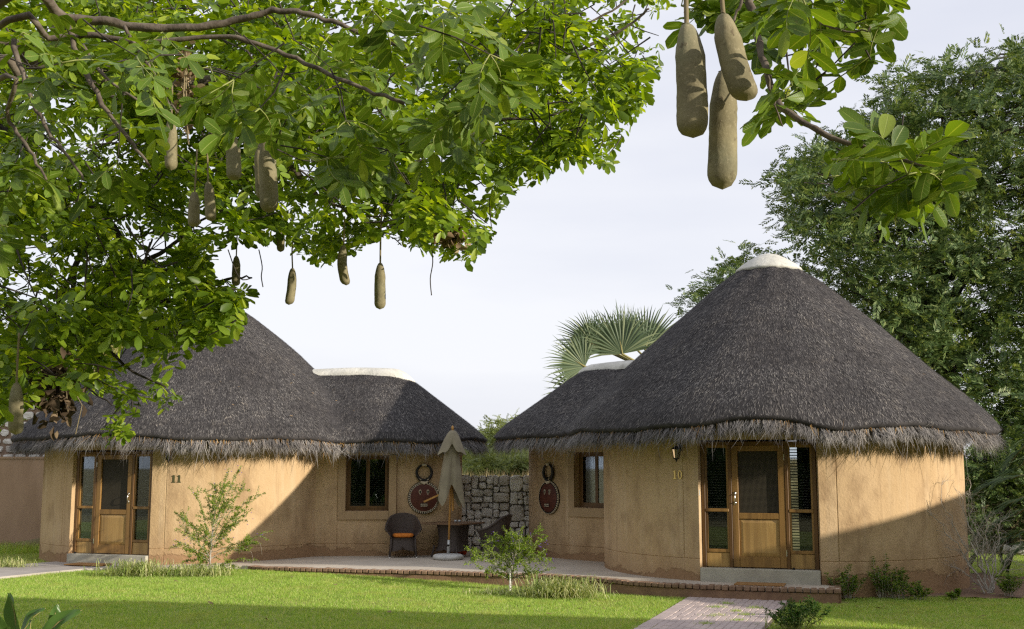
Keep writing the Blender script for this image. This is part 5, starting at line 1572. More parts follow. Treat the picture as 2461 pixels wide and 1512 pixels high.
# ------------------------------------------------------------------ trees and palms behind the huts
def poly_px(poly, n, rng):
    P = np.array(poly, float); x0, y0 = P.min(0); x1, y1 = P.max(0); ox, oy = [], []
    c = 0
    while c < n:
        x, y = rng.uniform(x0, x1, n * 2), rng.uniform(y0, y1, n * 2); k = in_poly(poly, x, y)
        ox.append(x[k]); oy.append(y[k]); c += k.sum()
    return np.concatenate(ox)[:n], np.concatenate(oy)[:n]
def at_np(x, y, Y):
    r, u = (x - CX) / F, (CY - y) / F
    dx, dy, dz = r, CP - u * SP, SP + u * CP
    t = Y / dy
    return np.stack([dx * t, Y, EYE + dz * t], -1)
def spray(nl, L, ll, lw, rng, spread=.9):
    """a feathery twig: narrow leaflets on both sides of a stem along +y"""
    V, Fa = [], []
    for k in range(nl):
        t = (k // 2 + .5) / (nl / 2); s = -1 if k % 2 else 1
        b = np.array([0, t * L, -.10 * L * t * t]); d = np.array([s * spread * rng.uniform(.7, 1.2), 1.0, rng.uniform(-.3, .3)]); d /= np.linalg.norm(d)
        q = np.cross(d, [0, 0, 1.0]); q /= np.linalg.norm(q); l = ll * rng.uniform(.7, 1.1) * (1 - .35 * t)
        o = len(V); V += [b, b + d * l * .5 + q * lw / 2, b + d * l, b + d * l * .5 - q * lw / 2]; Fa.append([o, o + 1, o + 2, o + 3])
    return np.array(V), np.array(Fa)
def sky_tree(name, poly, Y, dY, nclump, per, variants, mat, label, cat, seed, base, trunk, limbs, size=(.5, 1.0), bark='bark_dark', crad=.45, group=None, droop=-.1):
    rng = np.random.default_rng(seed)
    root = thing(name, base, label, cat, group); b = np.array(base)
    tr = MB()
    tr.tube([Vector(p) for p in trunk[0]], trunk[1], 9)
    tr.build('trunk', M[bark], root, smooth=True)
    lb = MB()
    for pts, rad in limbs: lb.tube([Vector(p) for p in pts], rad, 6)
    x, y = poly_px(poly, nclump, rng)
    C = at_np(x, y, Y + rng.normal(0, dY, nclump))
    t0 = np.array(trunk[0][-1]); tmid = [np.array(p) for p in trunk[0]]
    for c in C[::5]:                                                # thin boughs from the trunk out to the foliage
        k = min(range(len(tmid)), key=lambda i: np.linalg.norm(tmid[i] - c) + (2 if tmid[i][2] > c[2] else 0))
        cc = curve_pts(tmid[k], c, .04, 7, rng, .03); lb.tube([Vector(q) for q in cc], list(np.linspace(.05, .012, 7)), 5, cap=False)
    if lb.v: lb.build('branches', M[bark], root, smooth=True, kind='stuff')
    parts = []
    for vi, (V, Fa) in enumerate(variants):
        m = nclump * per // len(variants)
        ci = rng.integers(0, nclump, m)
        P = C[ci] + rng.normal(0, crad, (m, 3)) * np.array([1, 1, .75])
        D = rng.normal(0, 1, (m, 3)) + (P - C[ci]) * 1.6; D[:, 2] = D[:, 2] * .6 + droop
        R = frames(D, None, rng.normal(0, .7, m)) * rng.uniform(size[0], size[1], m)[:, None, None]
        parts.append(instance(V, Fa, R, P))
    VV, FF = join(parts)
    link(mesh_np('crown', VV - b, FF), 'crown', root, M[mat], 'stuff')
    return root
rv = np.random.default_rng(100)
FEA = [spray(12, .42, .21, .055, rv) for _ in range(4)]
poly_r = [(2461 + 260, 60), (2440, 62), (2395, 85), (2375, 150), (2340, 130), (2330, 105), (2300, 120), (2260, 105), (2235, 118), (2230, 150), (2185, 128), (2165, 160), (2140, 140), (2115, 175), (2080, 165), (2062, 215), (2030, 215), (2045, 275), (2000, 320), (1975, 345), (1960, 305), (1930, 360), (1895, 340), (1872, 395), (1850, 410), (1818, 365), (1838, 440), (1850, 480), (1835, 520), (1872, 545), (1858, 585), (1930, 640), (2050, 760), (2200, 890), (2330, 980), (2420, 1060), (2330, 1100), (2320, 1190), (2720, 1200)]
poly_r = [(x + (48 if x < 2440 and y < 620 else 0), y + (25 if y < 500 else 0)) for x, y in poly_r]
tb_ = Vector((12.6, 33, 1.9))
trunk_pts = [(12.6, 33, 1.7), (12.65, 33.05, 4.0), (12.5, 33, 6.0), (12.45, 33.1, 7.6), (12.6, 33.2, 9.5), (13.0, 33, 11.5), (13.4, 33, 13.6)]
limbs_r = [([(12.5, 33, 6.0), (11.8, 32.6, 7.4), (11.2, 32.4, 9.0), (10.6, 32.3, 10.6)], [.16, .12, .08, .04]), ([(12.5, 33, 6.5), (13.1, 32.7, 7.6), (13.3, 32.6, 9.4), (13.9, 32.5, 11.6)], [.2, .15, .10, .05]),
           ([(12.6, 33, 4.8), (11.2, 32.5, 5.8), (9.8, 32.2, 7.2), (8.8, 32.1, 8.6)], [.14, .10, .06, .03]), ([(12.6, 33, 5), (14.2, 33, 6.5), (15.4, 33, 8.5)], [.15, .1, .05])]
sky_tree('feathery_tree', poly_r, 32.5, 1.9, 680, 32, FEA, 'feather', 'tall dark feathery-leaved tree behind the right-hand hut', 'tree', 101, tb_, (trunk_pts, [.34, .30, .27, .23, .18, .12, .05]), limbs_r, (.65, 1.15), crad=.31, droop=.15)
poly_l2 = [(1655, 720), (1690, 690), (1740, 640), (1790, 605), (1830, 610), (1800, 660), (1740, 720), (1690, 760), (1650, 760)]
sky_tree('feathery_tree', poly_l2, 31, .7, 40, 13, FEA, 'feather', 'feathery tree top peeping over the left slope of the right-hand roof', 'tree', 102, Vector((5.6, 31.5, 1.5)), ([(5.6, 31.5, 1.3), (5.7, 31.4, 3.5), (5.9, 31.2, 5.6)], [.16, .12, .05]), [], (.5, .9), crad=.26)
THO = [spray(16, .5, .16, .05, rv, 1.3) for _ in range(3)]
poly_a = [(1160, 1062), (1175, 1042), (1205, 1030), (1240, 1024), (1275, 1030), (1310, 1026), (1330, 1060), (1290, 1085), (1262, 1080), (1240, 1098), (1200, 1100), (1180, 1085)]
sky_tree('thorn_tree', poly_a, 48, 1.2, 110, 18, THO, 'thorn', 'flat-topped thorn tree seen in the gap between the huts', 'tree', 103, Vector((.25, 48, 2.2)), ([(.25, 48, 2.0), (.3, 48, 2.5), (.12, 48, 2.75)], [.16, .13, .10]),
         [([(.25, 48, 2.4), (-.1, 48, 2.9), (-.4, 48, 3.5)], [.11, .08, .04]), ([(.28, 48, 2.4), (.45, 48, 2.9), (.35, 48, 3.5)], [.11, .08, .04])], (.6, 1.1), crad=.3, droop=.0)
for px, py, Y, w, hh, sd_, lab in ((1165, 1137, 42, 36, 40, 1, 'light green bush behind the stone wall beside the left-hand eave'), (1212, 1138, 44, 30, 28, 2, 'pale bush behind the middle of the stone wall'), (1262, 1137, 43, 28, 34, 3, 'light green bush behind the stone wall beside the right-hand hut'), (1135, 1136, 46, 36, 60, 4, 'green bush behind the parasol above the stone wall')):
    pl = [(px - w, py), (px - w * .8, py - hh * .6), (px - w * .2, py - hh), (px + w * .4, py - hh * .9), (px + w, py - hh * .4), (px + w, py)]
    bb = at(px, py + 4, Y)
    sky_tree('bush', pl, Y, .8, 60, 18, THO, 'thorn', lab, 'bush', 110 + sd_, bb, ([tuple(bb - Vector((0, 0, .4))), tuple(bb + Vector((.05, 0, .3)))], [.05, .03]), [], (.45, .8), crad=.2, group='bushes beyond the stone wall', droop=.2)
poly_y = [(235, 860), (255, 800), (300, 775), (345, 790), (365, 850), (340, 905), (260, 910)]
sky_tree('olive_tree', poly_y, 38, 1.2, 70, 16, THO, 'olive', 'yellow-green tree behind the left slope of the left-hand roof', 'tree', 104, Vector((-13.0, 38, .1)), ([(-13, 38, 0), (-12.9, 38, 3), (-12.8, 38, 5.5)], [.2, .16, .08]), [], (.6, 1.1), crad=.35)
poly_y2 = [(-120, 960), (-60, 840), (60, 800), (160, 830), (220, 900), (200, 960), (60, 980)]
sky_tree('olive_tree', poly_y2, 40, 1.5, 90, 14, THO, 'olive', 'yellow-green tree far behind the rubble wall at the left', 'tree', 105, Vector((-17.5, 40, .1)), ([(-17.5, 40, 0), (-17.4, 40, 3), (-17.2, 40, 6)], [.2, .16, .08]), [], (.6, 1.1), crad=.4)
for i, (pl, Y, lab) in enumerate((([(2315, 1085), (2400, 1075), (2600, 1060), (2640, 1240), (2480, 1215), (2400, 1260), (2330, 1290), (2318, 1200)], 29.2, 'dark green bushes hiding the bank right of the right-hand hut'), ([(2480, 1180), (2640, 1150), (2660, 1300), (2500, 1310)], 29.0, 'dark bush on the bank beyond the date palm'))):
    bb = at(2420 + 150 * i, 1290, Y)
    sky_tree('bush', pl, Y, .5, 90 - 40 * i, 22, FEA, 'feather', lab, 'bush', 130 + i, bb, ([tuple(bb - Vector((0, 0, .3))), tuple(bb + Vector((.05, 0, .7))), tuple(bb + Vector((.1, 0, 1.3)))], [.09, .07, .04]), [], (.45, .8), crad=.25, group='bushes on the right-hand bank', droop=.0)
# dry grass along the top of the bank
rng = np.random.default_rng(120)
x = np.concatenate([rng.uniform(-4, 4, 1800), rng.uniform(7, 17, 5200), rng.uniform(-17, -10, 1500)]); y = rng.uniform(30.2, 38, len(x))
z = np.array([ground_z(a, b) for a, b in zip(x, y)])
V, Fa = blades(x, y, z, rng.uniform(.12, .42, len(x)), rng.uniform(.008, .02, len(x)), .6, rng)
tag(link(mesh_np('dry_grass', V, Fa), 'dry_grass', None, M['dry_grass']), 'dry straw-coloured grass on the bank behind the huts', 'grass', kind='stuff')
for px, py, s, lab in ((2414, 1322, .17, 'pale rounded rock at the foot of the bank, left of another'), (2448, 1324, .20, 'pale rounded rock at the foot of the bank, at the right edge')):
    p = onz(px, py, .1); me = stone_mesh(s * 2, s * 1.2, s, random.Random(px), M['pebble'], .35)
    vs = [(random.gauss(0, .02) + v[0], v[1], v[2]) for v in ((s * math.cos(a) * math.cos(e), s * .8 * math.sin(a) * math.cos(e), s * .7 * math.sin(e)) for e in np.linspace(-1.3, 1.3, 6) for a in np.linspace(0, 2 * math.pi, 10, endpoint=False))]
    mb = MB().add(vs, [(i * 10 + k, i * 10 + (k + 1) % 10, (i + 1) * 10 + (k + 1) % 10, (i + 1) * 10 + k) for i in range(5) for k in range(10)] + [tuple(50 + k for k in range(10))])
    o = mb.build('rock', M['pebble'], None, smooth=True); o.location = (p.x, p.y, .12); tag(o, lab, 'rock', 'white rocks on the bank')

# fan palm
def fan(root, hub, dirv, R, half, nb, seed, pet, split=.52):
    """one fan leaf: blades round a hub, joined near it and free towards the tips"""
    rng = np.random.default_rng(seed); hub = np.array(hub); d = np.array(dirv, float); d /= np.linalg.norm(d)
    view = np.array([0, -1.0, .15]) + rng.normal(0, .25, 3); s = np.cross(view, d); s /= np.linalg.norm(s); n = np.cross(d, s)
    V, Fa = [], []
    for k in range(nb):
        a = -half + 2 * half * (k + .5) / nb; da = half / nb
        L = R * (1 - .36 * (a / half) ** 2) * rng.uniform(.9, 1.05)
        u = d * math.cos(a) + s * math.sin(a); v = -d * math.sin(a) + s * math.cos(a)
        z = n * .05 * R * (1 if k % 2 else -1) * .5
        curl = np.array([0, 0, -1.0]) * L * rng.uniform(.02, .22) + n * L * .06 * rng.normal()
        o = len(V)
        w1 = math.tan(da) * split * R
        V += [hub, hub + u * split * L - v * w1 + z * .0, hub + u * split * L + z, hub + u * split * L + v * w1, hub + u * L * .8 - v * w1 * .45 + curl * .4, hub + u * L * .8 + v * w1 * .45 + curl * .4, hub + u * L + curl]
        Fa += [[o, o + 1, o + 2], [o, o + 2, o + 3], [o + 1, o + 4, o + 2], [o + 2, o + 4, o + 5], [o + 2, o + 5, o + 3], [o + 4, o + 6, o + 5]]
    b = np.array(world_loc(root))
    fo = link(mesh_np('frond', np.array(V) - b, np.array(Fa)), 'frond', root, M['fan'])
    MB().tube([Vector(p) for p in pet] + [Vector(hub + d * R * .25)], [.03] * len(pet) + [.008], 6).build('leaf_stalk', M['palm_stalk'], fo, smooth=True)
fp = Vector((4.05, 29.6, 1.0))
fan_palm = thing('fan_palm', fp, 'grey-green fan palm behind the ridge of the right-hand hut', 'palm')
MB().tube([fp - Vector((0, 0, .4)), fp + Vector((0, 0, 1.2)), fp + Vector((-.05, 0, 2.6)), fp + Vector((-.1, 0, 3.2))], [.24, .22, .2, .16], 10).build('trunk', M['bark_dark'], fan_palm, smooth=True)
def Zf(X, Y_, dep): return at((2150 + X / 2.749) / 1.664, (1150 + Y_ / 2.749) / 1.664, dep)
crown = fp + Vector((-.1, 0, 3.2))
for i, (hx, hy, dep, ang, R, half) in enumerate(((520, 870, 29.0, 150, 1.05, 1.5), (610, 630, 29.6, 138, .98, 1.5), (930, 730, 29.0, 98, 1.28, 1.5), (1180, 680, 29.2, 70, 1.22, 1.5), (540, 1170, 29.3, 172, 1.1, 1.4), (1010, 600, 30.3, 95, 1.0, 1.0), (800, 690, 30.5, 118, 1.15, 1.3))):
    hub = Zf(hx, hy, dep); a = math.radians(ang)
    fan(fan_palm, hub, (math.cos(a), -.25 + .1 * (i % 4), math.sin(a)), R * 1.16, half, 40, 300 + i, [crown, crown.lerp(hub, .5) + Vector((0, 0, .12)), hub])

# date palm fronds at the right edge
def frond(root, pts, ll, nl, seed, hang=.5):
    rng = np.random.default_rng(seed); c = crom(pts, 8); K = len(c)
    V, Fa = [], []
    for k in range(nl):
        t = (k + .5) / nl; i = min(int(t * (K - 1)), K - 2); p = np.array(c[i].lerp(c[i + 1], t * (K - 1) - i)); d = np.array((c[i + 1] - c[i]).normalized())
        L = ll * (math.sin(math.pi * min(1, .12 + t * .8)) ** .6) * rng.uniform(.85, 1.1)
        sidev = np.cross(d, [0, 0, 1.0]); sidev /= np.linalg.norm(sidev) + 1e-9; upv = np.cross(sidev, d)
        for s in (-1, 1):
            u = d * .75 + sidev * s * .75 + upv * rng.uniform(.15, .5) - np.array([0, 0, hang * .6]); u /= np.linalg.norm(u)
            q = np.cross(u, sidev * s + upv * .6); q /= np.linalg.norm(q) + 1e-9; w = .0095 * rng.uniform(.8, 1.3)
            tip = p + u * L + np.array([0, 0, -1.0]) * L * hang * .35; m = p + u * L * .5 - np.array([0, 0, 1.0]) * L * hang * .05; o = len(V)
            V += [p, m + q * w, tip, m - q * w]; Fa.append([o, o + 1, o + 2, o + 3])
    b = np.array(world_loc(root))
    fo = link(mesh_np('frond', np.array(V) - b, np.array(Fa)), 'frond', root, M['date'])
    MB().tube(c, list(np.linspace(.022, .005, K)), 6).build('leaf_stalk', M['palm_stalk'], fo, smooth=True)
def Zd(X, Y_, dep): return at((3750 + X / 2.327) / 1.664, (1750 + Y_ / 2.327) / 1.664, dep)
dp = Vector((12.3, 24.4, -.02))
dpalm = thing('date_palm', dp, 'dark date palm with arching fronds at the right edge', 'palm')
MB().tube([dp, dp + Vector((0, 0, .7)), dp + Vector((.02, 0, 1.5))], [.30, .27, .20], 12).build('trunk', M['bark_dark'], dpalm, smooth=True)
cr = dp + Vector((0, 0, 1.5))
FR = [[(880, 365), (700, 375), (540, 405), (430, 465), (352, 540)], [(900, 640), (760, 700), (650, 745), (560, 810), (500, 900)], [(900, 830), (760, 880), (640, 950), (580, 1060), (560, 1130)], [(900, 20), (800, 90), (720, 180), (665, 270)], [(700, 900), (520, 960), (380, 1080), (290, 1230), (285, 1310)], [(900, 540), (700, 600), (520, 700), (430, 830), (400, 960)], [(1000, 960), (850, 1000), (720, 1080), (650, 1200)], [(900, 200), (780, 260), (640, 330), (560, 430)]]
for i, f_ in enumerate(FR):
    dep = (23.2, 22.9, 23.0, 23.8, 23.4, 23.6, 22.6, 23.9)[i]
    pts = [cr] + [Zd(x, y, dep + .12 * k) for k, (x, y) in enumerate(f_)]
    frond(dpalm, pts, .50, 64, 400 + i, .45)
for i in range(10):                                               # the fronds on its far side, outside the view
    a = -1.9 + i * .36; L = 2.4
    pts = [cr, cr + Vector((.8 * math.cos(a), .8 * math.sin(a), .9)), cr + Vector((1.7 * math.cos(a), 1.7 * math.sin(a), .9)), cr + Vector((L * math.cos(a), L * math.sin(a), .2))]
    if pts[-1].x > 12.2: frond(dpalm, pts, .5, 40, 440 + i, .55)

# trees that stand behind the camera and show only in the window glass
def garden_tree(p, h, r, label, seed):
    rng = np.random.default_rng(seed); root = thing('garden_tree', p, label, 'tree', 'trees behind the camera'); p = np.array(p)
    MB().tube([Vector(p), Vector(p) + Vector((.2, 0, h * .3)), Vector(p) + Vector((.1, .2, h * .6))], [.3, .24, .12], 8).build('trunk', M['bark_dark'], root, smooth=True)
    n = 700; C = rng.normal(0, 1, (n, 3)); C = C / np.linalg.norm(C, axis=1, keepdims=True) * rng.uniform(.5, 1, (n, 1)) * np.array([r, r, h * .42]) + np.array([0, 0, h * .62])
    V, Fa = FEA[0]; D = rng.normal(0, 1, (n, 3)); VV, FF = instance(V, Fa, frames(D, None, rng.normal(0, 1, n)) * 3.0, C)
    link(mesh_np('crown', VV, FF), 'crown', root, M['feather'], 'stuff')
garden_tree((-7.5, -9, 0), 8.5, 4.2, 'garden tree behind the camera on the left', 500)
garden_tree((1.5, -13, 0), 9.5, 4.6, 'garden tree straight behind the camera', 501)
garden_tree((-15, -4, 0), 8.0, 4.2, 'garden tree behind the camera far to the left', 502)

hd = thing('added_hedge', (-5, -18, 0), 'tall dark hedge added behind the camera to darken the window reflections', 'hedge')  # unseen hedge added so the panes mirror dark green, not bright horizon
hm = MB(); rgh = random.Random(8); K = 40
vs = []
for i in range(K + 1):
    x = -38 + 62 * i / K
    for (yy, zz) in ((-17, 0), (-16.6, 2.4), (-17.2, 4.6), (-18.6, 5.0), (-19.5, 2.5), (-19.6, 0)):
        vs.append((x + rgh.uniform(-.4, .4), yy + rgh.uniform(-.5, .5), max(0, zz + rgh.uniform(-.7, .7)) if zz else 0))
hm.add(vs, [(i * 6 + k, i * 6 + k + 1, (i + 1) * 6 + k + 1, (i + 1) * 6 + k) for i in range(K) for k in range(5)])
hm.build('hedge_mass', simple('hedge_green', (0.03, 0.06, 0.015), (0.07, 0.12, 0.03), 1.5, .9, .8, 3), hd)
# ------------------------------------------------------------------ the sausage tree overhead
rng = np.random.default_rng(600)
TB = Vector((-7.4, 10.4, .05))
stree = thing('sausage_tree', TB, 'spreading sausage tree whose leafy branches hang across the upper left', 'tree')
tw_ = np.array(TB)
def leaflet(L, w, res, rng, wav=.12):
    """one paddle-shaped leaflet along +y with a folded midrib and wavy edge"""
    prof = [(0, .03), (.12, .45), (.35, .85), (.62, 1.0), (.84, .82), (.95, .45), (1.0, .06)] if res else [(0, .05), (.36, .86), (.82, .92), (1, .08)]
    V, Fa = [], []; bend = rng.uniform(-.25, .15); tws = rng.uniform(-.4, .4)
    for i, (t, k) in enumerate(prof):
        ww = w * k / 2; zc = bend * L * t * t; c = tws * t
        e1, e2 = (wav * ww * math.sin(t * 9 + 1.7 * i), wav * ww * math.cos(t * 8 + 2.1 * i)) if res else (0, 0)
        V += [(-ww * math.cos(c), t * L, zc + ww * .28 - ww * math.sin(c) + e1), (0, t * L, zc), (ww * math.cos(c), t * L, zc + ww * .28 + ww * math.sin(c) + e2)]
    for i in range(len(prof) - 1):
        a = i * 3
        Fa += [[a, a + 1, a + 4, a + 3], [a + 1, a + 2, a + 5, a + 4]]
    return np.array(V), np.array(Fa)
def compound(pairs, L, ll, lw, res, rng):
    """a pinnate leaf: paired leaflets along a stalk, one at the end"""
    parts = []; stalk = []
    droop = rng.uniform(.05, .28)
    def rp(t): return np.array([.03 * math.sin(3 * t), L * t, -droop * L * t * t])
    def put(p, d, up, s):
        V, Fa = leaflet(ll * s * 1.08, lw * s * rng.uniform(.85, 1.15), res, rng)
        R = frames(np.array([d]), np.array([up]), np.array([rng.normal(0, .35)]))
        parts.append(instance(V, Fa, R, np.array([p])))
    for i in range(pairs):
        t = .30 + .62 * i / max(1, pairs - 1); p = rp(t)
        for s in (-1, 1):
            a = rng.uniform(.8, 1.15); put(p, np.array([s * math.sin(a), math.cos(a), rng.uniform(-.35, .15)]), np.array([0, 0, 1.0]), rng.uniform(.75, 1.05) * (.72 + .28 * math.sin(math.pi * (.25 + .6 * i / pairs))))
    put(rp(1.0), np.array([rng.uniform(-.2, .2), 1.0, rng.uniform(-.5, 0)]), np.array([0, 0, 1.0]), 1.05)
    V, Fa = join(parts)
    return V, Fa, [rp(t) for t in (0, .25, .5, .75, 1.0)]
NEAR = [compound(4 if i % 2 else 3, .30, .150, .078, True, rng) for i in range(6)]
FAR = [compound(4 if i % 2 else 3, .30, .135, .068, False, rng) for i in range(8)]
near_me = []
for V, Fa, rc in NEAR:
    mb = MB(); mb.tube([Vector(p) for p in rc], [.0045, .004, .0035, .003, .002], 5)
    n0 = len(V); Vt = np.concatenate([V, np.array(mb.v)]); me = bpy.data.meshes.new('leaf')
    me.from_pydata([tuple(v) for v in Vt], [], [tuple(f) for f in Fa] + [tuple(n0 + i for i in f) for f in mb.f])
    me.polygons.foreach_set('material_index', [0] * len(Fa) + [1] * len(mb.f)); me.polygons.foreach_set('use_smooth', [True] * (len(Fa) + len(mb.f)))
    at_ = me.attributes.new('leafuv', 'FLOAT_VECTOR', 'POINT')
    one = np.array([(uu, t_, 0) for t_ in (0, .12, .35, .62, .84, .95, 1.0) for uu in (-1, 0, 1)], float)
    uv = np.concatenate([np.tile(one, (n0 // 21, 1)), np.full((len(Vt) - n0, 3), .5)]); at_.data.foreach_set('vector', uv.astype(np.float32).ravel())
    me.materials.append(M['veined']); me.materials.append(M['rachis']); me.update(); near_me.append(me)

POLY_FAR = [(-90, -90), (1640, -90), (1600, 60), (1560, 135), (1598, 165), (1548, 190), (1572, 240), (1535, 285), (1500, 325), (1478, 365), (1470, 455), (1432, 398), (1382, 388), (1332, 408), (1272, 438), (1222, 478), (1192, 540), (1166, 596), (1132, 625), (1064, 632), (1040, 600), (984, 600), (930, 560), (868, 590), (802, 640), (742, 625), (682, 585), (604, 582), (520, 580), (492, 640), (588, 692), (602, 722), (578, 795), (522, 838), (470, 815), (402, 828), (372, 850), (405, 900), (436, 945), (428, 978), (375, 988), (335, 1005), (292, 1070), (236, 1074), (248, 1010), (285, 962), (230, 940), (180, 958), (130, 980), (75, 965), (45, 1010), (0, 1020), (-90, 1010)]
POLY_NEAR = [(-60, 20), (300, 40), (500, 120), (640, 60), (950, -40), (1310, -40), (1300, 110), (1285, 225), (1180, 300), (1120, 395), (985, 425), (930, 490), (850, 505), (780, 430), (650, 350), (520, 310), (430, 390), (330, 480), (210, 570), (100, 700), (-60, 720)]
POLY_C = [(1600, -60), (2230, -60), (2170, 60), (2090, 140), (2030, 215), (1975, 235), (1940, 290), (1905, 270), (1880, 230), (1860, 340), (1800, 345), (1790, 270), (1820, 180), (1830, 110), (1770, 40), (1690, 60), (1610, 110)]
POLY_D = [(1955, 420), (1990, 330), (2050, 230), (2120, 195), (2200, 225), (2280, 225), (2330, 320), (2360, 385), (2310, 430), (2280, 500), (2200, 565), (2110, 580), (2050, 530), (2000, 480), (1960, 490)]
HOLES = [((465, 505), 40), ((700, 555), 26), ((330, 790), 36), ((420, 300), 16), ((1520, 100), 34), ((1430, 20), 20), ((610, 560), 22), ((30, 560), 16), ((1250, 120), 18)]

def proj(p):
    v = np.array(p) - np.array([0, 0, EYE]); dep = v[1] * CP + v[2] * SP
    return CX + F * v[0] / dep, CY - F * (-v[1] * SP + v[2] * CP) / dep
twigs = MB(); stuffV, stuffF = [], []; big = []        # big: (distance, variant, R, T)
def sprigs(poly, nclu, nspr, Y0, Y1, leaves, near, seed, spread, bias=(0, 0, 0), holes=()):
    r = np.random.default_rng(seed)
    cx_, cy_ = poly_px(poly, nclu, r); cY = r.uniform(Y0, Y1, nclu)
    for k in range(nspr):
        for _ in range(30):
            i = r.integers(nclu); x, y = cx_[i] + r.normal(0, spread), cy_[i] + r.normal(0, spread)
            if in_poly(poly, np.array([x]), np.array([y]))[0] and not any(math.hypot(x - h[0][0], y - h[0][1]) < h[1] for h in holes): break
        else: continue
        Y = cY[i] + r.normal(0, .35)
        p = np.array(at(x, y, Y)); az0 = r.uniform(0, 6.28)
        out = r.normal(0, 1, 3) * np.array([1, 1, .4]) + np.array(bias)
        out /= np.linalg.norm(out)
        back = p - out * r.uniform(.15, .4) + np.array([0, 0, r.uniform(.02, .18)])
        n0 = len(big)
        m = r.integers(leaves[0], leaves[1] + 1)
        for q in range(m * 2):
            if q >= m and len(big) - n0 >= m: break
            az = az0 + q * 2.4 + r.normal(0, .3)
            d = np.array([math.cos(az), math.sin(az), r.uniform(-.75, .35)]) * .9 + out * .8
            d /= np.linalg.norm(d)
            sc = r.uniform(.75, 1.1) * (.88 if near else .84)
            tx, ty = proj(p + d * .40 * sc)
            if not in_poly(poly, np.array([tx]), np.array([ty]))[0]: continue
            R = frames(np.array([d]), np.array([[0, 0, 1.0]]), np.array([r.normal(0, .45)]))[0] * sc
            big.append((float(np.linalg.norm(p - np.array([0, 0, EYE]))), int(r.integers(6 if near else 8)), near, R, p))
        bx_, by_ = proj(back)
        if len(big) > n0 and in_poly(poly, np.array([bx_]), np.array([by_]))[0]:
            twigs.tube([Vector(back), Vector((p + back) / 2 + r.normal(0, .015, 3)), Vector(p)], [.005, .004, .003] if near else [.008, .006, .004], 4, cap=False)
sprigs(POLY_FAR, 320, 1650, 8.8, 13.4, (3, 5), False, 1, 40, (.1, -.3, -.2), HOLES)
sprigs(POLY_NEAR, 30, 62, 5.4, 7.4, (2, 4), True, 2, 44, (.3, -.2, -.35))
sprigs(POLY_C, 18, 32, 5.15, 6.0, (2, 4), True, 3, 34, (.45, .1, -.15), [((1735, 330), 130), ((1660, 200), 110), ((1765, 140), 75), ((1650, 90), 60)])
sprigs(POLY_D, 8, 15, 5.0, 5.7, (2, 4), True, 4, 34, (.3, 0, -.1))
sprigs([(425, 640), (600, 690), (590, 740), (560, 830), (420, 830), (395, 760)], 8, 16, 8.8, 10.5, (3, 4), False, 5, 34, (.5, 0, -.2))
sprigs([(1420, 400), (1475, 390), (1480, 450), (1450, 440)], 2, 2, 9.5, 10, (3, 3), False, 6, 10, (.2, 0, -.8))
big.sort(key=lambda b: b[0])
nearcount = 0
for dist, v, near, R, p in big:
    if near and nearcount < 290:
        o = link(near_me[v], 'leaf', stree); nearcount += 1
        Mx = Matrix(R.T.tolist()).to_4x4(); Mx.translation = Vector(p) - TB
        o.matrix_local = Mx
    else:
        V, Fa, rc = (NEAR if near else FAR)[v]
        VV, FF = instance(V, Fa, R[None], p[None]); stuffV.append(VV); stuffF.append(FF)
V, Fa = join(list(zip(stuffV, stuffF)))
link(mesh_np('foliage', V - tw_, Fa, True), 'foliage', stree, M['leaf'], 'stuff')
twigs.build('twigs', M['bark_dark'], stree, smooth=True, kind='stuff')
# trunk and boughs
MB().tube([TB - Vector((0, 0, .2)), TB + Vector((.05, 0, .5)), TB + Vector((.1, .05, 1.6)), TB + Vector((.0, .1, 2.8)), TB + Vector((.2, .1, 3.8)), TB + Vector((.5, .2, 4.8))], [.62, .48, .42, .40, .36, .26], 14).build('trunk', M['bark'], stree, smooth=True)
HUB = TB + Vector((.25, .1, 4.0))
def bough(pts, r0, r1, Y0, Y1=None, start=None, mat='bark', kink=.02):
    Y1 = Y0 if Y1 is None else Y1; n = len(pts); ps = []
    for i, (x, y) in enumerate(pts): ps.append(at(x, y, Y0 + (Y1 - Y0) * i / (n - 1)))
    if start is not None: ps = [Vector(start)] + ps
    c = crom(ps, 5); r = np.random.default_rng(int(abs(pts[0][0] * 7 + pts[0][1] * 3)))
    rad = [r0 + (r1 - r0) * (i / (len(c) - 1)) ** .8 for i in range(len(c))]
    rad = [q * .62 * (1 + .07 * r.normal()) for q in rad]
    c = [p + Vector(r.normal(0, kink * .25, 3)) for p in c]
    MB().tube(c, rad, 8).build('branch', M[mat], stree, smooth=True)
bough([(-60, 52), (160, 42), (300, 58), (420, 68), (560, 50), (640, 30), (700, 28), (780, 45), (880, 85), (960, 112)], .055, .016, 6.3, 5.9, HUB)
bough([(-60, 100), (120, 92), (220, 85), (330, 100), (520, 90), (640, 112), (760, 165), (880, 215), (970, 250)], .038, .016, 6.6, 6.0, HUB)
bough([(-60, 135), (100, 150), (240, 172), (400, 210), (540, 280), (660, 360), (760, 470)], .17, .05, 9.8, 10.6, HUB)
bough([(400, 205), (560, 195), (680, 225), (790, 300), (900, 380), (1010, 470), (1060, 540)], .11, .025, 10.2, 10.5)
bough([(160, 60), (200, 160), (260, 270), (320, 350), (360, 400)], .030, .012, 6.2, 6.0)
bough([(300, 62), (330, 120), (370, 180), (400, 240), (430, 270)], .020, .008, 6.2, 6.0)
bough([(30, 95), (60, 200), (110, 300), (150, 360), (200, 430)], .028, .010, 6.4, 6.2)
bough([(200, 110), (240, 170), (330, 240)], .020, .009, 6.3, 6.1)
bough([(-60, 220), (20, 290), (70, 360), (110, 430)], .028, .010, 6.0, 5.8, HUB)
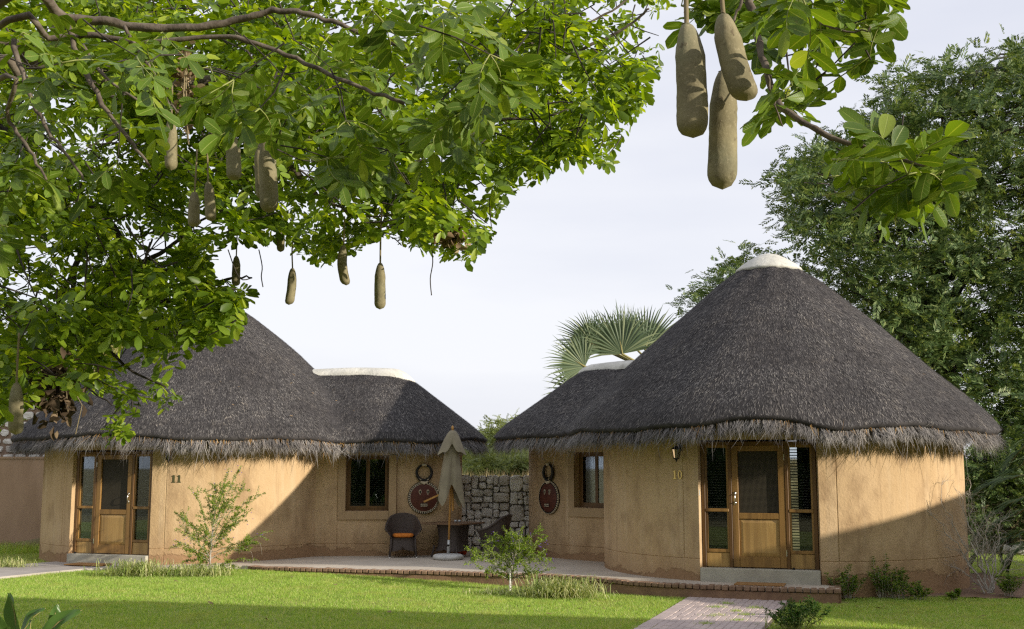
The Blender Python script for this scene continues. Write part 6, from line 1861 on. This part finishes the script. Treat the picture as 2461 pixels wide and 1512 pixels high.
bough([(-60, 170), (60, 190), (180, 205), (300, 195), (400, 215)], .07, .04, 9.4, 9.8, HUB)
bough([(-60, 300), (100, 420), (250, 520), (320, 640), (350, 710), (420, 722), (500, 690), (560, 668), (606, 668)], .11, .012, 11.0, 10.6, HUB, 'bark_dark')
bough([(320, 640), (400, 600), (470, 540), (540, 500)], .05, .014, 11.0, 11.2, None, 'bark_dark')
bough([(250, 520), (180, 640), (200, 760), (300, 880), (400, 930)], .06, .012, 11.0, 10.4, None, 'bark_dark')
bough([(180, 640), (120, 800), (180, 900), (270, 975)], .04, .010, 11.0, 10.4, None, 'bark_dark')
bough([(420, 722), (480, 780), (530, 815)], .025, .008, 10.7, 10.5, None, 'bark_dark')
bough([(200, 760), (280, 740), (360, 790), (470, 800)], .03, .008, 10.9, 10.6, None, 'bark_dark')
bough([(900, 380), (1000, 360), (1100, 330), (1180, 290), (1290, 285), (1370, 262)], .05, .012, 10.4, 10.0)
bough([(1180, 290), (1260, 190), (1400, 118), (1510, 62), (1560, 20)], .035, .016, 10.3, 9.8)
bough([(1240, 120), (1330, 85), (1420, 52), (1500, 5), (1540, -40)], .022, .014, 9.8, 9.6)
bough([(760, 470), (820, 500), (880, 520), (950, 515)], .03, .010, 10.5, 10.2)
bough([(-60, 20), (250, -60), (800, -260), (1500, -330), (1760, -160), (1792, -30), (1815, 60), (1845, 180), (1888, 262), (1960, 312), (2060, 350), (2160, 382), (2240, 402)], .06, .014, 6.2, 4.95, HUB)
bough([(1792, -30), (1770, 30), (1748, 90), (1745, 140)], .014, .007, 5.15, 5.2)
bough([(1500, -330), (1800, -100), (1870, 5), (1940, 42), (2035, 78), (2090, 70)], .02, .006, 5.6, 5.3)
bough([(1845, 180), (1860, 240), (1880, 300)], .010, .005, 5.1, 5.1)

for i, pts in enumerate(([(1036, 585), (1040, 630), (1034, 670), (1037, 710)], [(622, 600), (630, 640), (628, 665), (632, 690)], [(548, 600), (575, 668), (606, 668)], [(905, 560), (945, 572), (965, 590)])):
    MB().tube(crom([at(x, y, 9.8) for x, y in pts], 4), .005, 5).build('tendril', M['bark_dark'], stree, smooth=True)
# ------------------------------------------------------------------ hanging fruits
def fruit(top, bot, w, Y, stalk, label, seed, bend=0.0):
    r = np.random.default_rng(seed); a, b = at(top[0], top[1], Y), at(bot[0], bot[1], Y)
    Wd = w / F * Y / 2 * 1.02
    root = thing('sausage_fruit', a, label, 'fruit', 'sausage fruits hanging from the tree')
    K, n = 26, 20; d = (b - a); L = d.length; vs = []
    side = Vector((1, 0, 0)); ph = r.uniform(0, 6.28, 4)
    for i in range(K + 1):
        t = i / K; c = a + d * t + side * bend * Wd * 2 * math.sin(math.pi * t) - side * 0
        x = t
        k = math.sqrt(max(0, 1 - ((.16 - x) / .16) ** 2)) * .55 + .45 * min(1, x / .30) if x < .16 else (min(1, .55 + .45 * min(1, x / .30)))
        if x > .86: k *= math.sqrt(max(0.0, 1 - ((x - .86) / .14) ** 2))
        k *= (.92 + .10 * x)
        for j in range(n):
            an = 2 * math.pi * j / n
            bump_ = 1 + .035 * math.sin(3 * an + ph[0] + 4 * t) + .02 * math.sin(7 * an + 11 * t + ph[1]) + r.normal(0, .010)
            vs.append(c + Vector((math.cos(an), math.sin(an), 0)) * Wd * max(k, .015) * bump_)
    fs = [(i * n + j, (i + 1) * n + j, (i + 1) * n + (j + 1) % n, i * n + (j + 1) % n) for i in range(K) for j in range(n)]
    MB().add(vs, fs).build('fruit_body', M['fruit'], root, smooth=True)
    st = [at(x, y, Y) for x, y in stalk] + [a, a + d * .03]
    MB().tube(crom(st, 4), [Wd * .16] * (len(crom(st, 4)) - 3) + [Wd * .2, Wd * .3, Wd * .36], 8).build('stalk', M['fruit_stalk'], root, smooth=True)
FRU = [((1650, 52), (1666, 332), 76, 5.0, [(1648, -30)], 'largest straight sausage fruit, leftmost of the three near fruits', .05),
       ((1738, 30), (1794, 243), 70, 4.95, [(1733, -30)], 'slanting sausage fruit, upper right of the three near fruits', -.10),
       ((1738, 165), (1736, 456), 70, 5.12, [(1742, 60)], 'lowest of the three near sausage fruits, hanging in the middle', 0),
       ((914, 630), (913, 744), 27, 9.8, [(918, 500), (915, 560)], 'straight pale sausage fruit against the sky, rightmost of the small fruits', 0),
       ((826, 588), (832, 686), 24, 9.9, [(828, 520)], 'curved pale sausage fruit hanging left of the rightmost small fruit', -.25),
       ((703, 643), (694, 733), 22, 10, [(706, 560), (702, 600)], 'brown sausage fruit on a long stalk against the sky, mid left', .12),
       ((568, 614), (567, 688), 20, 10, [(571, 540)], 'short brown sausage fruit just above the left-hand roof', 0),
       ((640, 330), (646, 512), 44, 7.2, [(638, 230)], 'long sausage fruit in dappled light among the left leaves', .03),
       ((624, 345), (630, 480), 30, 7.6, [(630, 240)], 'shaded sausage fruit close behind the long dappled one', 0),
       ((560, 325), (562, 434), 36, 7.8, [(556, 230)], 'plump pale sausage fruit left of the long dappled one', 0),
       ((500, 435), (507, 532), 26, 8.0, [(498, 340)], 'speckled sausage fruit, right one of a close pair', .05),
       ((468, 460), (465, 546), 28, 8.1, [(474, 360)], 'speckled sausage fruit, left one of a close pair', 0),
       ((412, 280), (411, 410), 30, 8.4, [(414, 200)], 'dark sausage fruit half hidden high among the left leaves', 0),
       ((778, 335), (778, 438), 25, 8.8, [(780, 250)], 'small sausage fruit behind leaves right of the long dappled one', 0),
       ((676, 520), (674, 606), 19, 9.8, [(680, 440)], 'thin shaded sausage fruit above the brown long-stalked one', 0),
       ((40, 918), (38, 1045), 33, 8.6, [(46, 800), (42, 870)], 'pale straight sausage fruit at the left edge before the stone wall', 0)]
for i, (t_, b_, w_, Y_, s_, lab, bd) in enumerate(FRU): fruit(t_, b_, w_, Y_, s_, lab, 700 + i, bd)

# clumps of dead leaves caught in the branches
def leaf_clump(px, py, Y, rx, rz, n, mat, label, seed, ll=.11):
    r = np.random.default_rng(seed); p = at(px, py, Y)
    root = thing('dead_leaf_clump', p, label, 'leaf clump', 'clumps of dead leaves in the tree')
    V, Fa = leaf_quad(.5, .2, .35)
    P = r.normal(0, .5, (n, 3)) * np.array([rx, rx, rz]); D = r.normal(0, 1, (n, 3)) + np.array([0, 0, -.5])
    VV, FF = scatter(V, Fa, P, D, r.uniform(ll * .6, ll * 1.2, n), r, None, 1.5)
    link(mesh_np('leaves', VV, FF), 'leaves', root, M[mat], 'stuff')
    st = MB()
    for k in range(4):
        e = r.normal(0, .5, 3) * np.array([rx, rx, rz])
        st.tube([Vector((0, 0, rz * .8)), Vector(e), Vector(e) + Vector((r.normal(0, .04), 0, -rz * .9))], .004, 4)
    st.build('dry_stalks', M['fruit_stalk'], root, local=True, kind='stuff')
leaf_clump(1085, 562, 9.6, .11, .10, 90, 'dead_leaf', 'pale brown clump of dead leaves at the lower right of the canopy', 1)
leaf_clump(140, 935, 9.3, .16, .26, 190, 'dark_dead_leaf', 'dark hanging clump of dead leaves beside the left fruit', 2)
leaf_clump(445, 200, 6.6, .035, .24, 60, 'dead_leaf', 'dry brown leaf bundle hanging high among the left branches', 3, .07)
